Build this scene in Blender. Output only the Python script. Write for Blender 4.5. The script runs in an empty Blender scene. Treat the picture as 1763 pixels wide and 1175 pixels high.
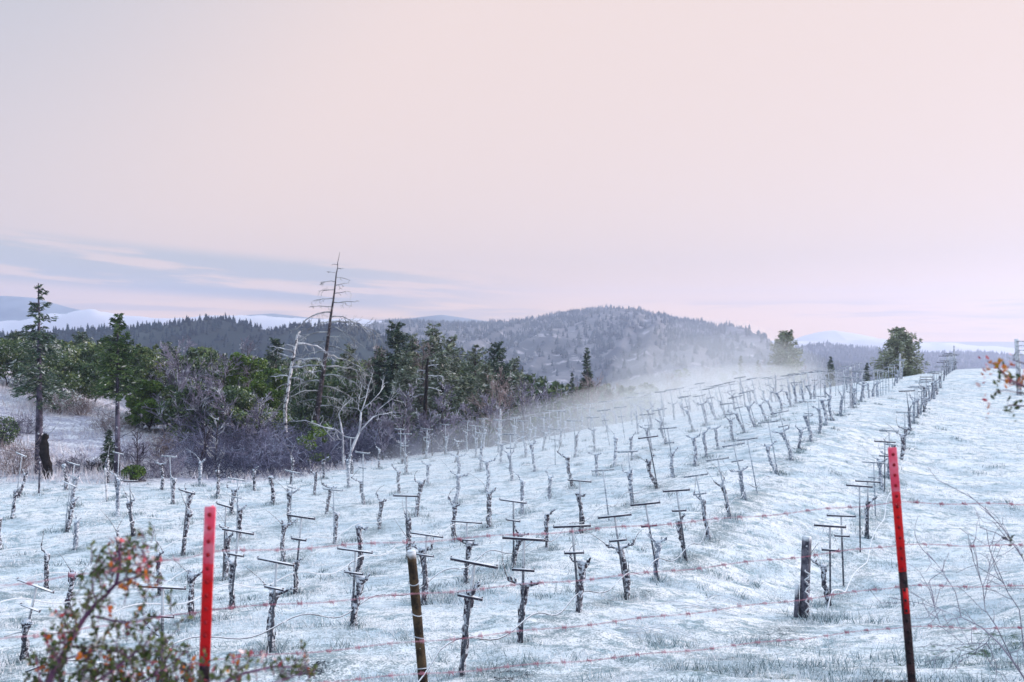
import bpy, math, random
import numpy as np

# ------------------------------------------------------------------ camera, world, sun, exposure
scene = bpy.context.scene
COL = scene.collection
F, CX, HY = 1400.0, 881.5, 560.0          # focal length and horizon in photograph pixels (1763 wide)
cam = bpy.data.cameras.new("camera")
cam.sensor_width = 36.0
cam.lens = F / 1763.0 * 36.0
cam.shift_y = (HY - 587.5) / 1763.0
cam.clip_start, cam.clip_end = 0.05, 12000
cam.dof.use_dof = True
cam.dof.focus_distance = 11.0
cam.dof.aperture_fstop = 2.4
camo = bpy.data.objects.new("camera", cam)
camo.rotation_euler = (math.pi / 2, 0, 0)
COL.objects.link(camo)
scene.camera = camo

SUN_AZ = math.radians(74)                  # to the right of the view direction, far side
SUN_EL = math.radians(15)
world = bpy.data.worlds.new("World")
scene.world = world
world.use_nodes = True


class NT:
    """small node-tree helper"""
    def __init__(self, tree):
        self.t = tree
        self.n = tree.nodes
        self.n.clear()

    def new(self, kind, **kw):
        nd = self.n.new(kind)
        for k, v in kw.items():
            setattr(nd, k, v)
        return nd

    def set(self, sock, v):
        if isinstance(v, bpy.types.NodeSocket):
            self.t.links.new(v, sock)
        elif isinstance(v, (tuple, list)) and len(v) == 3 and sock.type == 'RGBA':
            sock.default_value = (*v, 1)
        else:
            sock.default_value = v

    def math(self, op, a, b=0.0, c=None, clamp=False):
        nd = self.new('ShaderNodeMath', operation=op, use_clamp=clamp)
        self.set(nd.inputs[0], a)
        self.set(nd.inputs[1], b)
        if c is not None:
            self.set(nd.inputs[2], c)
        return nd.outputs[0]

    def smooth(self, v, a, b, lo=0.0, hi=1.0):
        nd = self.new('ShaderNodeMapRange', interpolation_type='SMOOTHSTEP')
        self.set(nd.inputs[0], v)
        for i, x in enumerate((a, b, lo, hi)):
            self.set(nd.inputs[i + 1], x)
        return nd.outputs[0]

    def mix(self, f, a, b, mode='MIX'):
        nd = self.new('ShaderNodeMix', data_type='RGBA', blend_type=mode)
        self.set(nd.inputs[0], f)
        self.set(nd.inputs[6], a)
        self.set(nd.inputs[7], b)
        return nd.outputs[2]

    def noise(self, vec, scale, detail=4.0, rough=0.55, dim='3D', w=0.0):
        nd = self.new('ShaderNodeTexNoise', noise_dimensions=dim)
        if vec is not None:
            self.t.links.new(vec, nd.inputs['Vector'])
        nd.inputs['Scale'].default_value = scale
        nd.inputs['Detail'].default_value = detail
        nd.inputs['Roughness'].default_value = rough
        if dim == '4D':
            self.set(nd.inputs['W'], w)
        return nd.outputs[0]

    def combine(self, x, y, z):
        nd = self.new('ShaderNodeCombineXYZ')
        for i, v in enumerate((x, y, z)):
            self.set(nd.inputs[i], v)
        return nd.outputs[0]


def build_world():
    g = NT(world.node_tree)
    out = g.new('ShaderNodeOutputWorld')
    bg = g.new('ShaderNodeBackground')
    bg.inputs[1].default_value = 0.1
    g.t.links.new(bg.outputs[0], out.inputs[0])
    sky = g.new('ShaderNodeTexSky', sky_type='NISHITA')
    sky.sun_disc = False
    sky.sun_elevation = SUN_EL
    sky.sun_rotation = SUN_AZ
    sky.air_density, sky.dust_density, sky.ozone_density = 1.0, 3.0, 2.0
    tc = g.new('ShaderNodeTexCoord')
    sep = g.new('ShaderNodeSeparateXYZ')
    g.t.links.new(tc.outputs['Generated'], sep.inputs[0])
    x, y, z = sep.outputs
    # overcast dawn veil: pink towards the sun, mauve-grey away from it, blue overhead
    side = g.math('ADD', g.math('MULTIPLY', x, math.sin(1.08)), g.math('MULTIPLY', y, math.cos(1.08)))
    warm = g.smooth(g.math('SUBTRACT', side, g.math('MULTIPLY', z, 0.75)), -0.42, 0.12)
    left = g.mix(g.smooth(z, 0.02, 0.42), (.505, .455, .475), (.385, .397, .452))
    col = g.mix(warm, left, (.612, .505, .480))
    col = g.mix(g.smooth(z, 0.42, 0.85), col, (.72, .94, 1.17))
    glow = g.math('MULTIPLY', g.smooth(z, 0.085, 0.0), g.math('MULTIPLY_ADD', warm, .45, .22))
    col = g.mix(glow, col, (1.08, .72, .48))
    # low cloud streaks, sloping down to the right
    az = g.math('ARCTAN2', x, y)
    el = g.math('ARCTAN2', z, 1.0)
    tilt = g.math('MULTIPLY_ADD', az, 0.07, el)
    v = g.combine(g.math('MULTIPLY', az, 3.2), g.math('MULTIPLY', tilt, 42.0), 0.0)
    n1 = g.noise(v, 1.3, 7.0, 0.55)
    band = g.math('MULTIPLY', g.smooth(tilt, 0.066, 0.050), g.smooth(tilt, 0.0, 0.015))
    band = g.math('MULTIPLY', band, g.smooth(az, 0.10, -0.25))
    cl = g.math('MULTIPLY', g.smooth(n1, 0.41, 0.52), band)
    v2 = g.combine(g.math('MULTIPLY', az, 5.0), g.math('MULTIPLY', el, 80.0), 3.0)
    n2 = g.noise(v2, 1.1, 6.0, 0.55)
    band2 = g.math('MULTIPLY', g.smooth(el, 0.034, 0.020), g.smooth(el, -0.02, 0.006))
    cl2 = g.math('MULTIPLY', g.smooth(n2, 0.47, 0.62), band2)
    col = g.mix(g.math('MULTIPLY', cl, 0.9), col, (.395, .415, .46))
    col = g.mix(g.math('MULTIPLY', cl2, 0.55), col, (.45, .43, .47))
    nd = g.mix(0.04, g.mix(1.0, col, (10, 10, 10), 'MULTIPLY'), sky.outputs[0])
    g.t.links.new(nd, bg.inputs[0])


build_world()
sun = bpy.data.lights.new("sun", 'SUN')
sun.energy = 2.5
sun.angle = math.radians(14)
sun.color = (1.0, 0.86, 0.81)
suno = bpy.data.objects.new("sun", sun)
sd = np.array([math.sin(SUN_AZ) * math.cos(SUN_EL), math.cos(SUN_AZ) * math.cos(SUN_EL), math.sin(SUN_EL)])
from mathutils import Vector, Matrix
suno.rotation_euler = Vector(sd).to_track_quat('Z', 'Y').to_euler()
COL.objects.link(suno)
vs = scene.view_settings
vs.view_transform = 'Standard'
vs.look = 'None'
vs.exposure = 0.6
vs.gamma = 1.0
vs.use_curve_mapping = False
scene.cycles.max_bounces = 6
scene.cycles.diffuse_bounces = 3
scene.cycles.volume_bounces = 2
scene.cycles.transparent_max_bounces = 8

# ------------------------------------------------------------------ helpers
RNG = np.random.default_rng(7)


def vnoise(x, y, seed=0):
    x = np.asarray(x, float)
    y = np.asarray(y, float)
    xi = np.floor(x).astype(np.int64)
    yi = np.floor(y).astype(np.int64)
    fx, fy = x - xi, y - yi
    fx = fx * fx * (3 - 2 * fx)
    fy = fy * fy * (3 - 2 * fy)

    def h(a, b):
        n = (a * 374761393 + b * 668265263 + seed * 1442695041) & 0xffffffff
        n = ((n ^ (n >> 13)) * 1274126177) & 0xffffffff
        n = n ^ (n >> 16)
        return (n & 0xffff) / 65535.0
    return (h(xi, yi) * (1 - fx) + h(xi + 1, yi) * fx) * (1 - fy) + (h(xi, yi + 1) * (1 - fx) + h(xi + 1, yi + 1) * fx) * fy


def fbm(x, y, oct=4, seed=0):
    s, a, t = 0.0, 1.0, 0.0
    for i in range(oct):
        s = s + a * vnoise(np.asarray(x) * 2 ** i, np.asarray(y) * 2 ** i, seed + i * 17)
        t += a
        a *= 0.5
    return s / t


def sstep(x, a, b):
    t = np.clip((np.asarray(x, float) - a) / (b - a), 0, 1)
    return t * t * (3 - 2 * t)


class MB:
    """mesh builder: blocks of vertices and faces with material slots"""
    def __init__(self):
        self.v, self.f, self.m, self.n = [], [], [], 0

    def add(self, verts, faces, mat=0):
        verts = np.asarray(verts, float).reshape(-1, 3)
        self.v.append(verts)
        for fa in (faces if isinstance(faces, list) else [faces]):
            fa = np.asarray(fa, int)
            if len(fa):
                self.f.append(fa + self.n)
                self.m.append(np.full(len(fa), mat) if np.isscalar(mat) else np.asarray(mat))
        self.n += len(verts)

    def tube(self, pts, rad, n=6, mat=0, cap=True, rough=0.0, rng=None):
        pts = np.asarray(pts, float)
        k = len(pts)
        rad = np.broadcast_to(np.asarray(rad, float), (k,))
        t = np.gradient(pts, axis=0)
        t /= np.linalg.norm(t, axis=1)[:, None] + 1e-9
        ref = np.array([0, 0, 1.0]) if abs(t[:, 2]).mean() < 0.8 else np.array([1.0, 0, 0])
        a = np.cross(t, ref)
        a /= np.linalg.norm(a, axis=1)[:, None] + 1e-9
        b = np.cross(t, a)
        th = np.arange(n) * 2 * math.pi / n
        r = rad[:, None] * np.ones(n)
        if rough and rng is not None:
            r = r * (1 + rough * rng.uniform(-1, 1, (k, n)))
        P = pts[:, None] + r[:, :, None] * (np.cos(th)[None, :, None] * a[:, None] + np.sin(th)[None, :, None] * b[:, None])
        i = np.arange(k - 1)[:, None] * n
        j = np.arange(n)[None]
        j2 = (j + 1) % n
        q = np.stack([i + j, i + j2, i + n + j2, i + n + j], -1).reshape(-1, 4)
        fs = [q]
        V = P.reshape(-1, 3)
        if cap:
            V = np.vstack([V, pts[0], pts[-1]])
            j = np.arange(n)
            j2 = (j + 1) % n
            fs.append(np.stack([np.full(n, k * n), j2, j], -1))
            fs.append(np.stack([np.full(n, k * n + 1), (k - 1) * n + j, (k - 1) * n + j2], -1))
        self.add(V, fs, mat)

    def box(self, c, half, R=None, mat=0):
        s = np.array([[x, y, z] for x in (-1, 1) for y in (-1, 1) for z in (-1, 1)], float) * np.asarray(half)
        if R is not None:
            s = s @ np.asarray(R).T
        self.add(s + np.asarray(c), np.array([[0, 1, 3, 2], [4, 6, 7, 5], [0, 4, 5, 1], [2, 3, 7, 6], [0, 2, 6, 4], [1, 5, 7, 3]]), mat)

    def cards(self, c, size, rng, aspect=0.5, dirs=None, flat=0.0, mat=0, pointed=True):
        """leaf cards: one rhombus (leaf) per centre, random attitude or along dirs"""
        c = np.asarray(c, float)
        k = len(c)
        if k == 0:
            return
        size = np.broadcast_to(np.asarray(size, float), (k,))[:, None]
        d = rng.normal(size=(k, 3)) if dirs is None else np.asarray(dirs, float) + 0.35 * rng.normal(size=(k, 3))
        d[:, 2] *= 1 - flat
        d /= np.linalg.norm(d, axis=1)[:, None] + 1e-9
        e = np.cross(d, rng.normal(size=(k, 3)))
        e /= np.linalg.norm(e, axis=1)[:, None] + 1e-9
        w = size * aspect * 0.5
        if pointed:
            V = np.stack([c - d * size * .5, c + e * w, c + d * size * .5, c - e * w], 1)
        else:
            V = np.stack([c - d * size * .5 - e * w, c - d * size * .5 + e * w, c + d * size * .5 + e * w * .6, c + d * size * .5 - e * w * .6], 1)
        self.add(V.reshape(-1, 3), np.arange(4 * k).reshape(-1, 4), mat)

    def mesh(self, name, mats, smooth=False):
        me = bpy.data.meshes.new(name)
        V = np.vstack(self.v)
        me.vertices.add(len(V))
        me.vertices.foreach_set("co", V.astype(np.float32).ravel())
        loops = np.concatenate([f.ravel() for f in self.f])
        tot = np.concatenate([np.full(len(f), f.shape[1]) for f in self.f])
        me.loops.add(len(loops))
        me.loops.foreach_set("vertex_index", loops.astype(np.int32))
        me.polygons.add(len(tot))
        me.polygons.foreach_set("loop_start", (np.cumsum(tot) - tot).astype(np.int32))
        me.polygons.foreach_set("loop_total", tot.astype(np.int32))
        me.polygons.foreach_set("material_index", np.concatenate(self.m).astype(np.int32))
        for m in (mats if isinstance(mats, (list, tuple)) else [mats]):
            me.materials.append(m)
        if smooth:
            me.polygons.foreach_set("use_smooth", np.ones(len(tot), bool))
        me.update(calc_edges=True)
        me.validate()
        return me


def link(name, me, parent=None, loc=(0, 0, 0), rot=(0, 0, 0), scale=None):
    o = bpy.data.objects.new(name, me)
    COL.objects.link(o)
    o.location = loc
    o.rotation_euler = rot
    if scale is not None:
        o.scale = scale if hasattr(scale, '__len__') else (scale,) * 3
    if parent is not None:
        o.parent = parent
    return o


def tag(o, label=None, cat=None, group=None, kind=None):
    for k, v in (("label", label), ("category", cat), ("group", group), ("kind", kind)):
        if v:
            o[k] = v
    return o


def thing(name, label, cat, loc=(0, 0, 0), rot=(0, 0, 0), group=None, scale=None):
    return tag(link(name, None, None, loc, rot, scale), label, cat, group)


ORD = ("first second third fourth fifth sixth seventh eighth ninth tenth eleventh twelfth thirteenth fourteenth fifteenth "
       "sixteenth seventeenth eighteenth nineteenth twentieth").split()
TENS = {2: "twenty", 3: "thirty", 4: "forty"}


def ordinal(i):
    if i <= 20:
        return ORD[i - 1]
    t, u = divmod(i, 10)
    if u == 0:
        return {3: "thirtieth", 4: "fortieth", 5: "fiftieth"}[t]
    return TENS[t] + "-" + ORD[u - 1]


# ------------------------------------------------------------------ materials
def principled(name, rough=0.8, spec=0.2):
    m = bpy.data.materials.new(name)
    m.use_nodes = True
    g = NT(m.node_tree)
    out = g.new('ShaderNodeOutputMaterial')
    b = g.new('ShaderNodeBsdfPrincipled')
    b.inputs['Roughness'].default_value = rough
    b.inputs['Specular IOR Level'].default_value = spec
    g.t.links.new(b.outputs[0], out.inputs[0])
    tc = g.new('ShaderNodeTexCoord')
    oi = g.new('ShaderNodeObjectInfo')
    return m, g, b, tc.outputs['Object'], oi.outputs['Random']


def mat_two(name, c1, c2, scale=4.0, frost=0.0, frost_col=(.72, .76, .82), up=0.0, rough=0.8, fscale=None, bump=0.0, lo=.42, hi=.6):
    """two tones by noise; frost lies in noise patches (amount 0..1) and on faces that look up (up 0..1)"""
    m, g, b, co, rnd = principled(name, rough)
    w = g.math('MULTIPLY', rnd, 40.0)
    n = g.noise(co, scale, 5, .6, '4D', w)
    c = g.mix(g.smooth(n, lo, hi), c1, c2)
    if frost > 0 or up > 0:
        n2 = g.noise(co, fscale or scale * 2.3, 5, .65, '4D', g.math('ADD', w, 7.3))
        f = g.smooth(n2, 0.72 - 0.34 * frost, 0.80 - 0.30 * frost)
        if up > 0:
            geo = g.new('ShaderNodeNewGeometry')
            sp = g.new('ShaderNodeSeparateXYZ')
            g.t.links.new(geo.outputs['Normal'], sp.inputs[0])
            u = g.smooth(g.math('ADD', sp.outputs[2], g.math('MULTIPLY', n2, 0.5)), 0.55, 0.95)
            f = g.math('MAXIMUM', f, g.math('MULTIPLY', u, up))
        c = g.mix(f, c, frost_col)
    g.set(b.inputs['Base Color'], c)
    if bump:
        bp = g.new('ShaderNodeBump')
        bp.inputs['Strength'].default_value = bump
        bp.inputs['Distance'].default_value = 0.02
        g.t.links.new(g.noise(co, scale * 3, 6, .7), bp.inputs['Height'])
        g.t.links.new(bp.outputs[0], b.inputs['Normal'])
    return m


def mat_leaf(name, c1, c2, c3, scale=3.0, frost=0.3, frost_col=(.62, .66, .66)):
    """foliage: tone per leaf and per clump, a share of the leaves rimed"""
    m, g, b, co, rnd = principled(name, .65, .25)
    geo = g.new('ShaderNodeNewGeometry')
    isl = geo.outputs['Random Per Island']
    n = g.noise(co, scale, 3, .6, '4D', g.math('MULTIPLY', rnd, 30.0))
    t = g.math('MULTIPLY_ADD', isl, 0.55, g.math('MULTIPLY_ADD', n, 1.2, -0.42))
    c = g.mix(g.smooth(t, 0.0, 0.5), c1, c2)
    c = g.mix(g.smooth(t, 0.45, 0.95), c, c3)
    fr = g.smooth(g.math('ADD', g.math('FRACT', g.math('MULTIPLY', isl, 17.3)), g.math('MULTIPLY', n, .5)), 1.30 - frost, 1.42 - frost)
    c = g.mix(fr, c, frost_col)
    g.set(b.inputs['Base Color'], c)
    return m


M = {}
M['bark_vine'] = mat_two('vine_bark', (.022, .020, .034), (.09, .08, .10), 14, frost=.72, up=.9, fscale=22, bump=.6, frost_col=(.62, .67, .75))
M['cane'] = mat_two('cane', (.05, .035, .035), (.12, .09, .09), 20, frost=.6, up=.6)
M['steel'] = mat_two('stake_steel', (.05, .055, .075), (.13, .14, .17), 16, frost=.45, up=.9, rough=.6)
M['steel_bar'] = mat_two('crossarm_steel', (.03, .027, .05), (.09, .08, .11), 18, frost=.36, up=.95, rough=.6)
M['bark_rime'] = mat_two('rime_and_mist_vine_bark', (.11, .13, .18), (.28, .32, .39), 12, frost=.72, up=.9, fscale=20, frost_col=(.66, .71, .78))  # rime plus the paleness of mist, both put into the bark colour
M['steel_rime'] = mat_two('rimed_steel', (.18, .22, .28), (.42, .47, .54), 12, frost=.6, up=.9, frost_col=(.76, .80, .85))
M['wire'] = mat_two('trellis_wire', (.35, .38, .44), (.6, .64, .7), 6, frost=.6)
M['hose'] = mat_two('drip_hose', (.05, .055, .07), (.16, .18, .22), 2, frost=.5, up=.9)
M['hose_white'] = mat_two('frosted_hose', (.5, .52, .55), (.72, .74, .78), 3, frost=.6, up=.8)
M['red'] = mat_two('red_paint', (.62, .006, .010), (.36, .012, .014), 16, frost=.16, frost_col=(.10, .03, .03), lo=.48, hi=.7, rough=.55, bump=.15)
M['redtop'] = mat_two('frosted_red_paint', (.80, .075, .14), (.80, .20, .28), 14, frost=.32, frost_col=(.80, .45, .52), rough=.6)
M['stud'] = mat_two('stud_paint', (.22, .008, .014), (.34, .012, .02), 15)
M['redworn'] = mat_two('worn_red_paint', (.70, .03, .06), (.66, .02, .03), 20, frost=.30, frost_col=(.80, .30, .38), rough=.6)
M['rust'] = mat_two('post_rust', (.012, .009, .014), (.05, .025, .03), 15, frost=.10, rough=.7, bump=.3)
M['barb'] = mat_two('barbed_wire_rust', (.42, .14, .20), (.58, .28, .35), 5, frost=.6, frost_col=(.72, .58, .64))
M['wood_brown'] = mat_two('brown_post_wood', (.022, .015, .010), (.075, .050, .028), 8, frost=.16, up=.95, bump=.5)
M['wood_grey'] = mat_two('grey_post_wood', (.045, .045, .065), (.15, .15, .19), 9, frost=.30, up=.95, bump=.5)
M['wood_pale'] = mat_two('frosted_post_wood', (.30, .31, .35), (.6, .62, .66), 9, frost=.5, up=.9)
M['bark'] = mat_two('tree_bark', (.028, .022, .026), (.09, .075, .085), 5, frost=.38, bump=.5)
M['bark_fir'] = mat_two('fir_bark', (.028, .024, .04), (.11, .10, .145), 4, frost=.38, bump=.5)
M['bark_rimed'] = mat_two('rimed_bark', (.03, .026, .034), (.12, .11, .13), 3, frost=.85, frost_col=(.62, .64, .68), fscale=5)
M['bark_char'] = mat_two('charred_bark', (.006, .005, .006), (.022, .017, .018), 6, frost=.06, bump=.6)
M['twig_purple'] = mat_two('bare_twig', (.13, .12, .17), (.29, .265, .345), 1.0, frost=.58, frost_col=(.56, .57, .65))
M['twig_white'] = mat_two('rimed_twig', (.30, .31, .36), (.66, .68, .72), 2.5, frost=.5)
M['twig_grey'] = mat_two('grey_rimed_twig', (.17, .18, .20), (.44, .46, .48), 2.0, frost=.35)
M['twig_dark'] = mat_two('dark_twig', (.035, .03, .05), (.11, .095, .13), 1.5, frost=.25, frost_col=(.45, .47, .56))
M['twig_thicket'] = mat_two('thicket_twig', (.06, .06, .105), (.20, .20, .30), .7, frost=.50, frost_col=(.42, .46, .60), fscale=1.3)
M['twig_red'] = mat_two('reddish_twig', (.11, .05, .075), (.22, .11, .14), 1.5, frost=.3, frost_col=(.55, .48, .52))
M['twig_tan'] = mat_two('tan_twig', (.16, .12, .12), (.36, .29, .29), 1.2, frost=.5, frost_col=(.68, .66, .70))
M['fir'] = mat_leaf('fir_needles', (.020, .044, .032), (.055, .094, .060), (.13, .175, .10), .9, .20, (.50, .54, .52))
M['fir_frost'] = mat_leaf('rimed_fir_needles', (.07, .105, .07), (.145, .185, .12), (.27, .31, .21), .8, .32, (.42, .45, .42))
M['fir_green'] = mat_leaf('green_fir_needles', (.02, .045, .018), (.05, .095, .032), (.11, .17, .05), .9, .12)
M['pine_light'] = mat_leaf('sunlit_pine_needles', (.12, .145, .085), (.22, .25, .15), (.36, .39, .25), .6, .25, (.45, .47, .40))  # lighter needle copy: sun shining through the crown is put into the colour
M['oak'] = mat_leaf('evergreen_leaves', (.020, .046, .026), (.08, .13, .050), (.23, .27, .095), .8, .20, (.50, .54, .52))
M['oak_bright'] = mat_leaf('bright_leaves', (.03, .06, .014), (.09, .16, .028), (.20, .28, .055), .8, .12)
M['oak_frost'] = mat_leaf('rimed_leaves', (.03, .045, .035), (.09, .11, .09), (.22, .24, .23), .8, .5)
M['shrub_green'] = mat_leaf('shrub_leaves', (.022, .040, .016), (.075, .105, .030), (.17, .20, .075), 6, .14, (.5, .5, .48))
M['shrub_orange'] = mat_leaf('orange_leaves', (.45, .07, .015), (.55, .15, .02), (.48, .27, .03), 6, .12, (.7, .5, .4))
M['shrub_red'] = mat_leaf('red_leaves', (.38, .03, .06), (.5, .08, .10), (.55, .2, .2), 6, .5, (.78, .60, .60))
M['stem_purple'] = mat_two('shrub_stem', (.10, .045, .10), (.20, .085, .16), 9, frost=.35, frost_col=(.5, .4, .6))
M['mist_dummy'] = None


def mat_frost_ground():
    m, g, b, co, _ = principled('frosted_ground', .9, .1)
    at = g.new('ShaderNodeAttribute', attribute_name='cover')     # R bare soil, G green, B brushy slope
    sp = g.new('ShaderNodeSeparateColor')
    g.t.links.new(at.outputs['Color'], sp.inputs[0])
    bare, green, brush = sp.outputs
    mp = g.new('ShaderNodeMapping')
    mp.inputs['Rotation'].default_value = (0, 0, math.radians(-12))
    mp.inputs['Scale'].default_value = (.75, 1.35, 1)
    g.t.links.new(co, mp.inputs[0])
    s = mp.outputs[0]
    n1 = g.noise(s, 1.1, 6, .62)
    n2 = g.noise(co, 9.0, 6, .68)
    n3 = g.noise(co, 38.0, 4, .65)
    n4 = g.noise(s, 3.4, 5, .62)
    frost = g.mix(g.smooth(n1, .42, .62), (.84, .83, .84), (.69, .75, .80))
    frost = g.mix(g.smooth(n4, .50, .68), frost, (.45, .56, .62))
    n5 = g.noise(s, .55, 5, .6)
    frost = g.mix(g.math('MULTIPLY', g.smooth(n5, .50, .66), .6), frost, (.44, .53, .60))
    grass = g.mix(g.smooth(n2, .4, .6), (.10, .145, .16), (.23, .29, .31))
    dens = g.math('ADD', g.math('MULTIPLY', n3, .60), g.math('ADD', g.math('MULTIPLY', n2, .45), g.math('MULTIPLY', n4, .30)))
    k = g.smooth(g.math('ADD', dens, g.math('MULTIPLY', bare, .16)), .655, .775)
    c = g.mix(g.math('MULTIPLY', k, .82), frost, grass)
    kb = g.smooth(g.math('ADD', g.math('MULTIPLY', n3, .45), g.math('ADD', g.math('MULTIPLY', n2, .55), g.math('MULTIPLY', bare, .42))), .74, .86)
    c = g.mix(g.math('MULTIPLY', kb, g.smooth(bare, .03, .25)), c, (.025, .025, .035))
    kg = g.smooth(g.math('ADD', n2, g.math('MULTIPLY', green, .45)), .68, .84)
    c = g.mix(g.math('MULTIPLY', kg, g.smooth(green, .03, .3)), c, (.06, .10, .06))
    slope = g.mix(g.smooth(n1, .38, .62), (.76, .73, .77), (.42, .40, .49))
    slope = g.mix(g.smooth(n2, .45, .65), slope, (.24, .22, .28))
    c = g.mix(brush, c, slope)
    g.set(b.inputs['Base Color'], c)
    bp = g.new('ShaderNodeBump')
    bp.inputs['Strength'].default_value = .8
    bp.inputs['Distance'].default_value = .05
    g.t.links.new(g.math('ADD', g.math('MULTIPLY', n2, .7), g.math('MULTIPLY', n3, .4)), bp.inputs['Height'])
    g.t.links.new(bp.outputs[0], b.inputs['Normal'])
    return m


# ------------------------------------------------------------------ terrain
# planting rows: parallel lines 2.44 m apart; row k is the line X = TAN*Y - CK/F
TAN = (1700 - CX) / F
RDIR = np.array([TAN, 1.0]) / math.hypot(TAN, 1)
RANG = math.atan2(TAN, 1)                    # row direction to the right of straight ahead


def ck(k):
    return 7741.0 + 3958.0 * (k - 2)


def row_point(k, px):
    Y = ck(k) / (1700.0 - px)
    return (TAN * Y - ck(k) / F, Y)


# measured on the photograph: (row, px, py) of stem feet
FEET = {
    1: [(1381, 1066), (1427, 1056), (1452, 1010), (1489, 928), (1505, 886), (1522, 846), (1549, 796), (1558, 773), (1591, 708), (1602, 687), (1645, 637)],
    2: [(730, 1192), (790, 1170), (900, 1105), (997, 1058), (1075, 1030), (1137, 998), (1182, 960), (1222, 925), (1257, 886), (1287, 857), (1340, 813),
        (1360, 791), (1380, 772), (1398, 758), (1413, 739), (1427, 726), (1456, 708), (1485, 689), (1551, 652)],
    3: [(470, 1113), (608, 1077), (722, 1043), (809, 999), (883, 974), (945, 948), (1002, 916), (1050, 896), (1091, 868), (1128, 845), (1161, 822),
        (1191, 803), (1217, 788), (1241, 774), (1263, 759), (1285, 746), (1304, 733), (1324, 724)],
    4: [(395, 1050), (508, 1021), (694, 966), (765, 938), (824, 919), (877, 892), (927, 873), (968, 849), (1042, 813), (1337, 695)],
    5: [(437, 985), (667, 907)],
    6: [(75, 1022)],
    7: [(90, 955)],
    8: [(10, 947), (273, 875), (221, 881)],
    9: [(30, 892)],
}
ctrl = []
for k, lst in FEET.items():
    for px, py in lst:
        X, Y = row_point(k, px)
        ctrl.append((X, Y, -(py - HY) / F * Y))


def pix(px, py, Y):
    return ((px - CX) / F * Y, Y, -(py - HY) / F * Y)


ctrl += [pix(0, 640, 50), pix(150, 700, 42), pix(300, 745, 38), pix(380, 812, 31), pix(0, 765, 32), pix(90, 812, 28.5), pix(200, 818, 27.8),
         pix(520, 830, 27), pix(620, 815, 29), pix(740, 785, 34), pix(870, 768, 39), pix(1000, 742, 46), pix(1200, 712, 54),
         pix(1763, 642, 70), pix(1763, 800, 25), pix(1763, 1000, 12), pix(1763, 1172, 8.2), pix(1690, 700, 40), pix(1600, 1172, 8.0),
         pix(0, 1172, 8.4), pix(350, 1180, 8.3), pix(0, 1010, 14.5)]
ctrl += [(0, 0, -1.62), (0, 4, -2.15), (3, 4.3, -2.12), (-3, 3.2, -2.0), (-8, 3, -2.1), (8, 3.5, -2.15), (0, -12, -1.2), (-40, -10, -1.2), (40, -10, -1.2),
         (-14, 52, -9.5), (-4, 56, -10), (8, 62, -9.5), (22, 76, -9), (34, 88, -8), (-24, 62, -7.5), (-45, 60, -1.5), (-60, 30, -3), (45, 24, -4.5),
         (50, 60, -4.2), (70, 90, -7), (0, 85, -14), (-30, 90, -10), (40, 120, -14), (-70, 90, -6), (90, 40, -6)]
ctrl = np.array(ctrl)


def tps_fit(P, lam):
    n = len(P)
    S = 20.0
    x = P[:, :2] / S
    r2 = ((x[:, None] - x[None]) ** 2).sum(-1)
    K = 0.5 * r2 * np.log(r2 + 1e-12)
    K[np.arange(n), np.arange(n)] = lam
    A = np.zeros((n + 3, n + 3))
    A[:n, :n] = K
    A[:n, n] = A[n, :n] = 1
    A[:n, n + 1:] = x
    A[n + 1:, :n] = x.T
    b = np.zeros(n + 3)
    b[:n] = P[:, 2]
    w = np.linalg.solve(A, b)

    def f(X, Y):
        X = np.asarray(X, float)
        sh = X.shape
        q = np.stack([X.ravel(), np.asarray(Y, float).ravel()], 1) / S
        out = np.empty(len(q))
        for i in range(0, len(q), 20000):
            d = q[i:i + 20000]
            r2 = ((d[:, None] - x[None]) ** 2).sum(-1)
            out[i:i + 20000] = (0.5 * r2 * np.log(r2 + 1e-12)) @ w[:n] + w[n] + d @ w[n + 1:]
        return out.reshape(sh)
    return f


TPS = tps_fit(ctrl, 0.004)


def height(X, Y):
    X = np.asarray(X, float)
    Y = np.asarray(Y, float)
    cx, cy = np.clip(X, -75, 90), np.clip(Y, -12, 120)
    z = TPS(cx, cy)
    far = sstep(np.hypot(X, Y - 30), 75, 420)
    return z * (1 - far) + (-62) * far


def hgt(x, y):
    return float(height(np.array([x]), np.array([y]))[0])


def ray_ground(px, py, y0=2.0, y1=140.0):
    """first ground point along the line of sight through a photograph pixel (used only to read the plan off the photograph)"""
    Y = np.linspace(y0, y1, 1400)
    X = (px - CX) / F * Y
    d = height(X, Y) + (py - HY) / F * Y
    i = np.argmax(d > 0)
    return X[i], Y[i], float(height(X[i:i + 1], Y[i:i + 1])[0])


BARE_PATCHES = []
for px, py, rr, gr in [(1300, 1128, .55, .2), (1370, 1085, .5, .2), (1420, 1118, .6, .5), (1450, 1145, .4, .8), (1560, 1140, .5, .6), (1620, 1150, .7, .9), (1690, 1120, .7, 1.0), (1740, 1090, .6, 1.0), (1755, 1150, .5, .6),
                       (1650, 1085, .4, .4), (1265, 1150, .5, .3), (1010, 1155, .45, .1), (1090, 1140, .35, .1), (430, 1140, .6, 0), (540, 1120, .55, 0), (600, 1100, .35, 0), (480, 1160, .6, 0), (860, 1150, .4, 0), (690, 1150, .35, .1), (1230, 1100, .3, .1),
                       (250, 1150, .5, 0), (120, 1150, .5, 0), (1340, 1060, .3, .3), (1480, 1080, .35, .3), (610, 1075, .3, 0), (900, 1103, .3, 0), (472, 1112, .3, 0)]:
    gx, gy, _ = ray_ground(px, py, 5)
    BARE_PATCHES.append((gx, gy, rr, gr))


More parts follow.
